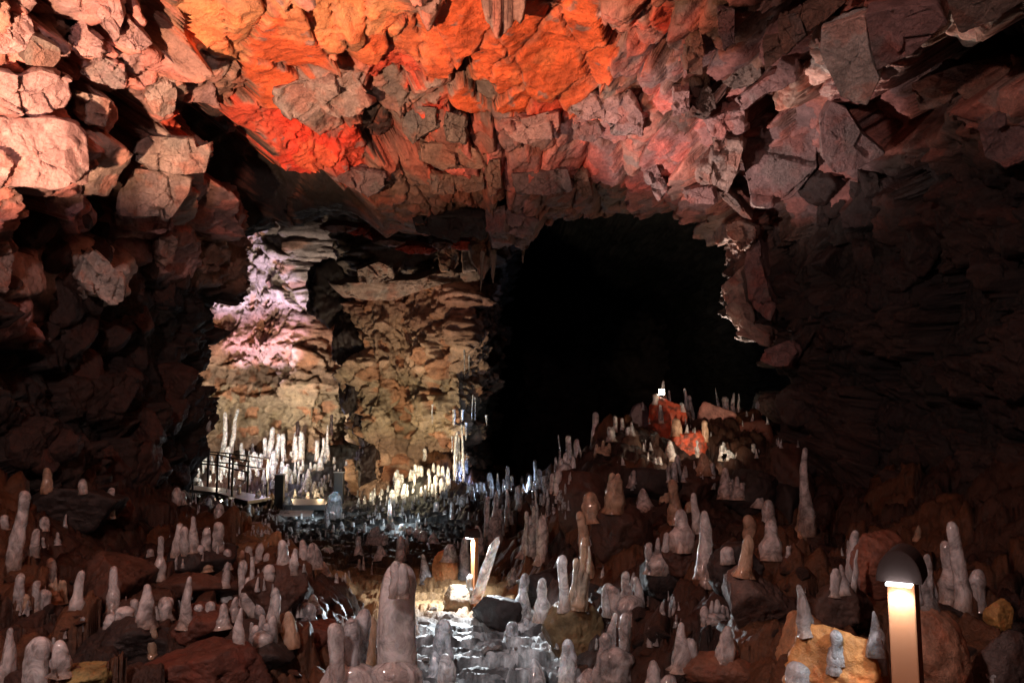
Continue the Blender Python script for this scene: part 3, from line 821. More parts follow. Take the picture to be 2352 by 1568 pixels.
for o_, prot, cn, tl, fc, lb in BL:
    rock_block(o_, prot, cn, lb, tilt=tl, face=fc, rough=.3 if ('slab' in lb and cn in 'WMG') or 'orange-brown slab' in lb else 1.0)

def poly_rock(name, loc, size, seed, col, mat=None, planes=16, noise=.05, sub=5, rot=None, flat=0.0):
    """an angular boulder: a convex stone cut by random planes and roughened"""
    bm = bmesh.new()
    bmesh.ops.create_icosphere(bm, subdivisions=sub, radius=1)
    V = np.array([v.co[:] for v in bm.verts], np.float32)
    F = np.array([[v.index for v in f.verts] for f in bm.faces], np.int32)
    bm.free()
    rs = np.random.RandomState(seed)
    n = rs.normal(size=(planes, 3)); n /= np.linalg.norm(n, axis=1, keepdims=True)
    d = rs.uniform(.50, .95, planes)
    dots = V @ n.T
    rr = np.where(dots > .05, d[None] / np.maximum(dots, .05), 9)
    # soft minimum keeps the edges a little worn
    k = 55.0
    r = -np.log(np.exp(-k * rr).sum(1) + np.exp(-k * 1.12)) / k
    V = V * r[:, None]
    V = V * np.array(size, np.float32)[None]
    s = float(np.mean(size))
    P = V / s + seed * 1.7
    V2 = V / np.linalg.norm(V, axis=1, keepdims=True)
    f1, f2, rid, off = voro(P.astype(np.float32) * 2.6, seed)
    D = ((rid - .5) * off).sum(1) * .10 - (1 - np.clip((f2 - f1) / .06, 0, 1)) * .018
    D += noise * 1.3 * fbm(P * 2.2, 5, seed) + .8 * noise * fbm(P * 9, 5, seed + 5)
    h1, h2, hid, hof = voro(P.astype(np.float32) * 6.5, seed + 3)
    D += ((hid - .5) * hof).sum(1) * .05 - (1 - np.clip((h2 - h1) / .07, 0, 1)) * .012
    V = V + V2 * (D * s)[:, None]
    c = np.array(col, np.float32)
    q = fbm(P * 1.6, 4, seed + 8)
    cc = c[None] * (1 + .5 * q[:, None])
    ru = sstep(.1, .4, fbm(P * 3, 4, seed + 12))[:, None] * .5
    cc = cc * (1 - ru) + c * np.array([1.3, .8, .6]) * ru
    if col[0] > .35 and col[1] < .1:
        mo = sstep(.0, .3, fbm(P * 4.5, 5, seed + 21))[:, None] * .85
        cc = cc * (1 - mo) + np.array([.07, .03, .02]) * mo
    o = mesh_poly(name, V, np.zeros((0, 4)), F, mat or boulder_mat, np.clip(cc, .01, .9))
    o.location = loc
    if rot: o.rotation_euler = rot
    return o

def K1(x, y): return x * .4002, 940.8 + y * .4002
def K2(x, y): return x * .3402 + 705.6, y * .3402 + 1034.9
def K3(x, y): return x * .3702 + 1223, y * .3702 + 987.8
def K4(x, y): return x * .2802 + 1787.5, y * .2802 + 1129
def K5(x, y): return x * .4081 + 376.3, y * .4081 + 583.3
def K6(x, y): return x * .252 + 1411.2, y * .252 + 827.9
KS = {1: .4002, 2: .3402, 3: .3702, 4: .2802, 5: .4081, 6: .252}
KF = {1: K1, 2: K2, 3: K3, 4: K4, 5: K5, 6: K6}

# angular blocks standing out of the dim side walls
wall_protos = [poly_rock('wall_rock', (0, 0, -8), (1, .8, .8), 700 + 17 * k, c, planes=p, noise=.07, sub=5) for k, (c, p) in enumerate([((.050, .028, .024), 12), ((.034, .020, .018), 14), ((.070, .032, .024), 12), ((.042, .028, .026), 10)])]
for i in range(92):
    side = i % 2
    if side: px, py = RNG.uniform(1800, 2400), RNG.uniform(400, 1180)
    else: px, py = RNG.uniform(-20, 440), RNG.uniform(490, 1080)
    h = CAVE_BVH.ray_cast(EYE, ray(px, py).normalized())[0]
    if h is None or h.y > 9.0: continue
    p = wall_protos[i % 4]
    if i < 4: o = p
    else: o = p.copy(); COL.objects.link(o)
    sz = RNG.uniform(26, 74) / FV * h.y
    out = Vector((1 if side else -1, 0, 0))
    o.location = h + out * sz * .25
    o.scale = (sz * .8, sz * RNG.uniform(.7, 1.3), sz * RNG.uniform(.7, 1.3))
    o.rotation_euler = (RNG.uniform(-.5, .5), RNG.uniform(-.5, .5), RNG.uniform(0, 6))
    hz = 'upper' if py < 700 else ('middle' if py < 900 else 'lower')
    vt = (['near', 'nearer', 'farther'][0 if px > 2150 else 1 if px > 1970 else 2]) if side else (['near', 'nearer', 'farther'][0 if px < 120 else 1 if px < 280 else 2])
    tag(o, f"{'large' if sz * FV / h.y > 50 else 'small'} dim {['brown', 'blackish', 'reddish', 'grey-brown'][i % 4]} rock in the {'right' if side else 'left'} wall, {hz} part, {vt} end", 'wall rock', 'dim rocks of the side walls')

GRD_BVH = decimated_grid_bvh(ground, 760, 1020, False, 3, 3)
def ground_hit(px, py, bvh=None, far=24):
    h = (bvh or GRD_BVH).ray_cast(EYE, ray(px, py).normalized())
    return h[0]

BR = (.055, .024, .015); RB = (.085, .026, .015); DK = (.020, .014, .013); OC = (.50, .25, .08); OR = (.40, .07, .03); PK = (.42, .22, .18); TN = (.36, .24, .14)
# crop, x, y(bottom), w, h, colour, label, optional depth
BD = [
 (1,330,640,520,200,DK,'broad dark flat-topped boulder carrying the twin stalagmites at left',None,16),
 (1,640,660,200,160,BR,'dark red-brown boulder right of the twin stalagmites boulder',None,12),
 (1,1120,990,380,230,DK,'dark boulder with a hollow, in front of five clustered stalagmites',None,14),
 (1,610,1110,420,260,BR,'dark brown slab behind the row of pink bottle-shaped stalagmites',None,14),
 (1,1070,1120,480,170,BR,'low brown boulder left of the lumpy pink ice mass',None,14),
 (1,1080,1640,720,260,RB,'wet red boulder at the bottom edge, left of the tallest stalagmite',None,16),
 (1,430,1600,260,130,(.2,.16,.06),'olive-brown stone at the lower left corner',None,12),
 (1,1120,1330,300,180,RB,'reddish boulder right of the wide pink cone of ice',None,12),
 (1,780,420,260,170,BR,'red-brown rock at the foot of the left wall near the bright opening',None,12),
 (2,925,890,150,190,(.42,.2,.08),'orange-brown rock under the arch of ice beside the small path lamp',None,10),
 (2,1010,1060,260,120,(.22,.18,.13),'pale flat-topped stone at the head of the wet path',None,12),
 (2,1290,1190,300,250,DK,'black wet boulder at the right side of the white wet path',None,14),
 (2,1800,1430,360,360,(.15,.10,.045),'olive-brown boulder with reddish top behind the glassy arch of ice',None,14),
 (2,1560,1010,330,200,DK,'dark boulder under the tall fused ice columns',None,12),
 (2,90,1330,330,180,RB,'red-brown boulder left of the tallest stalagmite',None,12),
 (3,420,380,420,330,(.07,.035,.022),'large dark brown boulder on the left shoulder of the rock mound',9.6,16),
 (3,230,700,330,420,DK,'tall black boulder on the left flank of the rock mound',8.2,14),
 (3,450,1150,230,540,DK,'black upright hollow rock behind the curtain of amber ice',6.6,12),
 (3,1130,640,300,330,DK,'dark boulder at the middle of the rock mound',8.2,14),
 (3,1560,700,420,380,DK,'dark boulder beside the tall spire of ice at right',7.6,14),
 (3,850,1000,330,260,DK,'black rock with a thin ledge in the hollow of the right floor',None,12),
 (3,1440,1200,420,330,(.09,.06,.05),'dark wet boulder with greenish ice at its foot',None,14),
 (3,1250,1560,520,160,(.16,.07,.04),'low brown boulder at the bottom edge, right of centre',None,12),
 (6,530,640,330,330,OR,'orange-red rock on top of the mound next to the square lamp',9.9,14),
 (6,680,880,300,280,OR,'bright red rock in the glow on the mound',9.5,14),
 (6,960,620,280,280,PK,'pinkish bulbous rock with icy crown on the mound top',10.1,10),
 (6,1330,960,340,400,RB,'deep red boulder at the right end of the mound top',9.8,14),
 (6,250,720,190,300,(.08,.055,.065),'dark purplish rock at the left end of the mound top',10.1,12),
 (6,190,930,400,300,(.07,.035,.02),'brown flat-sided boulder left of the red glowing rock',9.5,14),
 (6,1450,420,420,190,(.14,.15,.12),'low grey-green rock behind the mound top',11.5,12),
 (3,300,560,330,300,BR,'brown angular boulder low on the left flank of the mound',None,13),
 (3,740,420,330,240,DK,'dark broken boulder high on the mound front, below the red rocks',None,13),
 (3,1040,430,330,230,BR,'brown angular boulder right of centre on the mound front',None,12),
 (3,1370,480,360,260,DK,'dark boulder on the right slope of the mound',None,13),
 (3,1620,420,300,300,BR,'brown boulder at the foot of the right wall, behind the tall spire',None,12),
 (3,560,760,330,260,BR,'brown boulder under the two-tipped amber column',None,13),
 (3,960,900,380,260,BR,'brown boulder under the pink columns of the right floor',None,13),
 (3,1330,980,340,240,DK,'dark boulder left of the tall spire, lower right floor',None,13),
 (1,1560,1130,420,200,BR,'brown boulder right of the lumpy pink ice mass',None,13),
 (1,1450,1450,420,220,DK,'dark boulder under the lumpy ice in the lower left',None,13),
 (1,700,1420,520,200,DK,'dark slab at the lower left below the pink bottle row',None,13),
 (4,690,1840,900,720,OC,'ochre boulder lit by the near path lamp in the lower right corner',2.05,16),
 (4,1330,1640,560,560,(.30,.16,.10),'tan wedge-shaped boulder right of the near path lamp',2.6,14),
 (4,1850,1090,200,180,(.38,.22,.07),'small amber-brown stone at the right edge',3.4,10),
 (4,850,720,430,400,(.16,.06,.035),'rounded red-brown boulder just behind the near path lamp head',3.3,12),
 (4,220,1500,430,420,(.32,.18,.09),'striated brown boulder under the pointed ice at lower right',2.9,14),
 (4,620,1150,460,330,(.05,.028,.02),'dark brown boulder behind the ochre one',3.2,14),
 (4,1500,1180,520,240,DK,'black boulder under the row of pink ice fingers at right',3.4,14),
 (4,1930,1700,420,600,(.07,.05,.045),'dark rounded boulder in the bottom right corner',2.7,14),
]
boulders = []
for i, (cr, x, yb, wd, ht, colr, lb, dp, pl) in enumerate(BD):
    s = KS[cr]
    px, py = KF[cr](x, yb)
    pyc = py - ht * s * .33
    if dp is None:
        h = ground_hit(px, min(py, 1700))
        dp = h.y + .0 if h else 8
        dp = min(dp, 19)
    if cr == 6: dp -= .45
    wm = wd * s / FV * dp; hm = ht * s / FV * dp
    P_ = W(px, pyc, dp)
    P_.y += wm * .32; pl = max(8, pl - 4)
    o = poly_rock('boulder', P_, (wm * .56, wm * .45, hm * .70), 500 + i * 7, colr, planes=pl, rot=(0, 0, RNG.uniform(-.4, .4)))
    tag(o, lb, 'boulder', 'boulders on the cave floor')
    boulders.append(o)

# ---------------------------------------------------------------- ice
def ice_material(name, base, sss=.7, trans=.5, rough=.14, dirt=.3, bump=.75):
    m, nt, b = new_mat(name)
    tc = N(nt, 'ShaderNodeTexCoord'); vec = tc.outputs['Object']
    oi = N(nt, 'ShaderNodeObjectInfo')
    ad = N(nt, 'ShaderNodeVectorMath', operation='ADD'); nt.links.new(vec, ad.inputs[0])
    cmb = N(nt, 'ShaderNodeCombineXYZ')
    r_ = math_node(nt, 'MULTIPLY', oi.outputs['Random'], 31.0)
    for k in range(3): nt.links.new(r_, cmb.inputs[k])
    nt.links.new(cmb.outputs[0], ad.inputs[1]); vec = ad.outputs[0]
    mp_ = N(nt, 'ShaderNodeMapping'); mp_.inputs['Scale'].default_value = (1, 1, .85); nt.links.new(vec, mp_.inputs[0])
    n1 = noise_node(nt, 13, 7, .68, .9, mp_.outputs[0])
    n2 = noise_node(nt, 60, 6, .7, .3, vec)
    n3 = noise_node(nt, 5, 5, .7, 1.0, vec)
    cl = ramp(nt, n1.outputs['Fac'], [(.32, (*[c * .66 for c in base], 1)), (.56, (*base, 1)), (.75, (*[min(1, c * 1.12) for c in base], 1))])
    dr = ramp(nt, n3.outputs['Fac'], [(.50, g4(0)), (.85, g4(1))])
    mx = N(nt, 'ShaderNodeMixRGB'); nt.links.new(math_node(nt, 'MULTIPLY', dr.outputs[0], dirt), mx.inputs[0])
    nt.links.new(cl.outputs[0], mx.inputs[1]); mx.inputs[2].default_value = (.50, .36, .27, 1)
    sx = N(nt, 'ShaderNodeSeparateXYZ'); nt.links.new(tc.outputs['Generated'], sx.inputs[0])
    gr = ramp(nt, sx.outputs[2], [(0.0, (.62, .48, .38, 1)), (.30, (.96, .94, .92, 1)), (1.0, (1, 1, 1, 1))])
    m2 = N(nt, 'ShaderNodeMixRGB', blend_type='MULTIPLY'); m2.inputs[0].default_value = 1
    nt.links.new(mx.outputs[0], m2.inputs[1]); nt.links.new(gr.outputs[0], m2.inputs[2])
    nt.links.new(m2.outputs[0], b.inputs['Base Color'])
    b.inputs['Coat Weight'].default_value = 1.0; b.inputs['Coat Roughness'].default_value = .07; b.inputs['Coat IOR'].default_value = 1.4
    b.inputs['Subsurface Weight'].default_value = sss
    b.inputs['Subsurface Radius'].default_value = (1, .75, .65)
    b.inputs['Subsurface Scale'].default_value = .13
    b.inputs['IOR'].default_value = 1.31
    b.inputs['Specular IOR Level'].default_value = .9
    tr = ramp(nt, n1.outputs['Fac'], [(.34, g4(trans * 1.45)), (.62, g4(trans * .45))])
    nt.links.new(tr.outputs[0], b.inputs['Transmission Weight'])
    rr = ramp(nt, n2.outputs['Fac'], [(.35, g4(rough * .6)), (.65, g4(rough * 1.8))])
    nt.links.new(rr.outputs[0], b.inputs['Roughness'])
    h = math_node(nt, 'ADD', n1.outputs['Fac'], math_node(nt, 'MULTIPLY', n2.outputs['Fac'], .24))
    bp = N(nt, 'ShaderNodeBump'); bp.inputs['Strength'].default_value = bump; bp.inputs['Distance'].default_value = .022
    nt.links.new(h, bp.inputs['Height']); nt.links.new(bp.outputs[0], b.inputs['Normal'])
    return m
ICE = {
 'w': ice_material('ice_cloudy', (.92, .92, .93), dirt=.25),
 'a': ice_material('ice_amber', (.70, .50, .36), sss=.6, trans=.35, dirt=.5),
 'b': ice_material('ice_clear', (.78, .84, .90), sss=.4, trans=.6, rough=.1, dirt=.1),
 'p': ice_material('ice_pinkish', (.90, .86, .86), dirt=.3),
}

def stal_mesh(kind, h, wd, seed, nseg, nring, wobble=1.0):
    """profile of revolution with uneven growth; returns verts, quads, tris (origin at the base)"""
    rs = np.random.RandomState(seed)
    t = np.linspace(0, 1, nring)
    R0 = wd / 2
    if kind == 'cone':
        tip = rs.uniform(.18, .34)
        r = tip + (1 - tip) * (1 - t) ** rs.uniform(.75, 1.15)
    elif kind == 'bottle':
        e = rs.uniform(.5, .62); nk = rs.uniform(.5, .6)
        r = nk + (1 - nk) * (1 - sstep(e - .22, e + .05, t)); r *= .93 + .07 * np.sin(t * 3)
    elif kind == 'stump':
        r = .85 + .15 * (1 - t)
    elif kind == 'spire':
        r = .22 + .55 * (1 - t) ** .8 + .23 * (1 - sstep(.25, .45, t))
    elif kind == 'tri':
        r = .12 + .88 * (1 - t) ** .8
    else:
        r = .72 + .28 * (1 - t) ** 1.3 + .04 * np.sin(t * rs.uniform(4, 9) + rs.uniform(0, 6))
    r = r * (1 + wobble * .13 * np.interp(t, np.linspace(0, 1, 8), rs.uniform(-1, 1, 8)))
    # rounded tip
    tl = min(.5, R0 * r[-1] / h * (1.5 if kind not in ('stump',) else 1.1))
    a = np.clip((t - (1 - tl)) / tl, 0, 1)
    r = r * np.sqrt(np.maximum(1 - a ** 2, 0)) ** .9
    # spreading foot
    flare = np.clip(1 - t / rs.uniform(.10, .28), 0, 1) ** 2 * rs.uniform(.06, .26) * (1 if wobble > .7 else .2)
    th = np.linspace(0, 2 * math.pi, nseg, endpoint=False)
    T, TH = np.meshgrid(t, th, indexing='ij'); Rr = np.repeat(r[:, None], nseg, 1) * R0
    pos = np.stack([np.cos(TH) * .9, np.sin(TH) * .9, T * h / max(wd, .02) * .8], -1).reshape(-1, 3).astype(np.float32)
    n = (.22 * fbm(pos * 1.2 + seed, 3, seed) + .11 * fbm(pos * 4.5 + seed, 4, seed + 1)).reshape(T.shape)
    lob = fbm(np.stack([np.cos(TH) * 1.4, np.sin(TH) * 1.4, TH * 0], -1).reshape(-1, 3).astype(np.float32) + seed, 3, seed + 2).reshape(T.shape)
    Rr = Rr + R0 * np.repeat(flare[:, None], nseg, 1) * (1 + 1.1 * lob)
    fl = .035 * np.sin(TH * rs.randint(3, 7) + rs.uniform(0, 6) + 1.5 * np.sin(T * 4)) * (1 - T)
    Rr = Rr * (1 + wobble * (n + fl))
    bx = np.interp(t, np.linspace(0, 1, 5), np.cumsum(rs.uniform(-1, 1, 5)) * .09 * wobble) * h * .35
    by = np.interp(t, np.linspace(0, 1, 5), np.cumsum(rs.uniform(-1, 1, 5)) * .09 * wobble) * h * .35
    k3 = np.ones(5) / 5
    bx = np.convolve(np.pad(bx, 2, 'edge'), k3, 'valid'); by = np.convolve(np.pad(by, 2, 'edge'), k3, 'valid')
    bx -= bx[0]; by -= by[0]
    el = rs.uniform(.82, 1.0)
    X = np.cos(TH) * Rr + bx[:, None]; Y = np.sin(TH) * Rr * el + by[:, None]
    Z = T * h
    V = np.stack([X, Y, Z], -1).reshape(-1, 3)
    Q = grid_faces(nring, nseg, True)
    top = len(V)
    V = np.concatenate([V, [[bx[-1], by[-1], h + R0 * .02]]])
    o = (nring - 1) * nseg
    tr = np.stack([o + np.arange(nseg), o + (np.arange(nseg) + 1) % nseg, np.full(nseg, top)], 1)
    return V, Q, tr

def join_parts(parts):
    Vs, Qs, Ts, k = [], [], [], 0
    for V, Q, T in parts:
        Vs.append(V); Qs.append(Q + k); Ts.append(T + k); k += len(V)
    return np.concatenate(Vs), np.concatenate(Qs), np.concatenate(Ts)

def rotv(V, lean):
    a, b = lean
    M = np.array(Matrix.Rotation(a, 3, 'Y') @ Matrix.Rotation(b, 3, 'X'))
    return V @ M.T

def stal_geo(kind, h, wd, seed, pxw, lean=(0, 0)):
    ns = int(np.clip(pxw * .9, 10, 64)); nr = int(np.clip(h / wd * ns * .6, 12, 110))
    rs = np.random.RandomState(seed + 5)
    if kind in ('two', 'lump', 'curtain'):
        parts = []
        if kind == 'two':
            V, Q, T = stal_mesh('f', h * .93, wd, seed, ns, nr); parts.append((V, Q, T))
            V, Q, T = stal_mesh('f', h, wd * .52, seed + 1, ns, nr, .6); parts.append((V + np.array([-wd * .12, -wd * .05, 0]), Q, T))
            V, Q, T = stal_mesh('f', h * .985, wd * .42, seed + 2, ns, nr, .6); parts.append((V + np.array([wd * .2, 0, 0]), Q, T))
        else:
            m = 5 if kind == 'lump' else 4
            for j in range(m):
                x = (j - (m - 1) / 2) / m * wd * .95
                hh = h * (rs.uniform(.62, .98) if j != m // 2 else 1.0)
                V, Q, T = stal_mesh(rs.choice(['f', 'f', 'cone']), hh, wd * rs.uniform(.32, .46), seed + j, ns, nr)
                parts.append((V + np.array([x, rs.uniform(-.1, .1) * wd, 0]), Q, T))
            V, Q, T = stal_mesh('stump', h * .55, wd * .95, seed + 9, ns, nr); parts.append((V, Q, T))
        V, Q, T = join_parts(parts)
    else:
        V, Q, T = stal_mesh(kind, h, wd, seed, ns, nr)
    V = rotv(V, lean)
    return V, Q, T

SCENE_BVH = bvh_of([o for o in boulders])
def surf_hit(px, py):
    d = ray(px, py).normalized()
    a = GRD_BVH.ray_cast(EYE, d); b = SCENE_BVH.ray_cast(EYE, d); c = CAVE_BVH.ray_cast(EYE, d)
    hs = [h[0] for h in (a, b) if h[0] is not None]
    if not hs: return None
    return min(hs, key=lambda q: (q - EYE).length)

SEEDC = [1000]
def place_ice(name, px, pyb, pyt, wpx, kind, mat, depth=None, lean=(0, 0), parent=None, sink=.02):
    SEEDC[0] += 3
    h = surf_hit(px, min(pyb, 1660))
    if depth is None:
        depth = 9.0 if h is None else min(h.y, 20.5)
    elif parent is None and h is not None and h.y < depth * 1.4 and h.y > depth * .6:
        depth = h.y
    loc = W(px, pyb, depth)
    foot = Vector((loc.x, loc.y + .02, loc.z + .12))
    dn_ = [q[0] for q in (GRD_BVH.ray_cast(foot, Vector((0, 0, -1))), SCENE_BVH.ray_cast(foot, Vector((0, 0, -1)))) if q[0] is not None]
    if dn_:
        gap = loc.z - max(q.z for q in dn_)
        if 0 < gap < .9 and not (parent is not None and wpx < 30 and depth < 3.09): sink = sink + gap
    wd = wpx / FV * depth * (1.16 if depth < 12 else 1.0)
    top = W(px, pyt, depth)
    hh = (top - loc).length
    loc.y += wd * .25
    V, Q, T = stal_geo(kind, hh + sink, wd, SEEDC[0], wpx, lean) if not (parent is not None and wpx > 80) else stal_mesh('f', hh + sink, wd * 1.12, 77, 72, 130, .55)
    o = mesh_poly(name, V, Q, T, ICE[mat])
    o.location = loc - Vector((0, 0, sink))
    o.rotation_euler.z = RNG.uniform(-.5, .5) if kind not in ('two', 'lump', 'curtain') else 0
    if parent is not None:
        o.parent = parent
        o.location = o.location - parent.location
    return o, depth

ORD = ['first', 'second', 'third', 'fourth', 'fifth', 'sixth', 'seventh', 'eighth', 'ninth', 'tenth', 'eleventh', 'twelfth']
SHAPE = {'f': 'rounded finger of', 'cone': 'tapering cone of', 'bottle': 'bottle-shaped column of', 'stump': 'low stump of', 'two': 'two-tipped column of',
         'lump': 'lumpy mass of', 'spire': 'tall spire of', 'tri': 'pointed wedge of', 'curtain': 'fluted curtain of'}
MATW = {'w': 'white ice', 'a': 'amber ice', 'b': 'bluish ice', 'p': 'pinkish ice'}
def ordinal(i, n):
    if n == 1: return ''
    if n == 2: return ('left one' if i == 0 else 'right one')
    if i == 0: return 'leftmost'
    if i == n - 1: return 'rightmost'
    if n == 3: return 'middle one'
    return ORD[i] + ' from left'

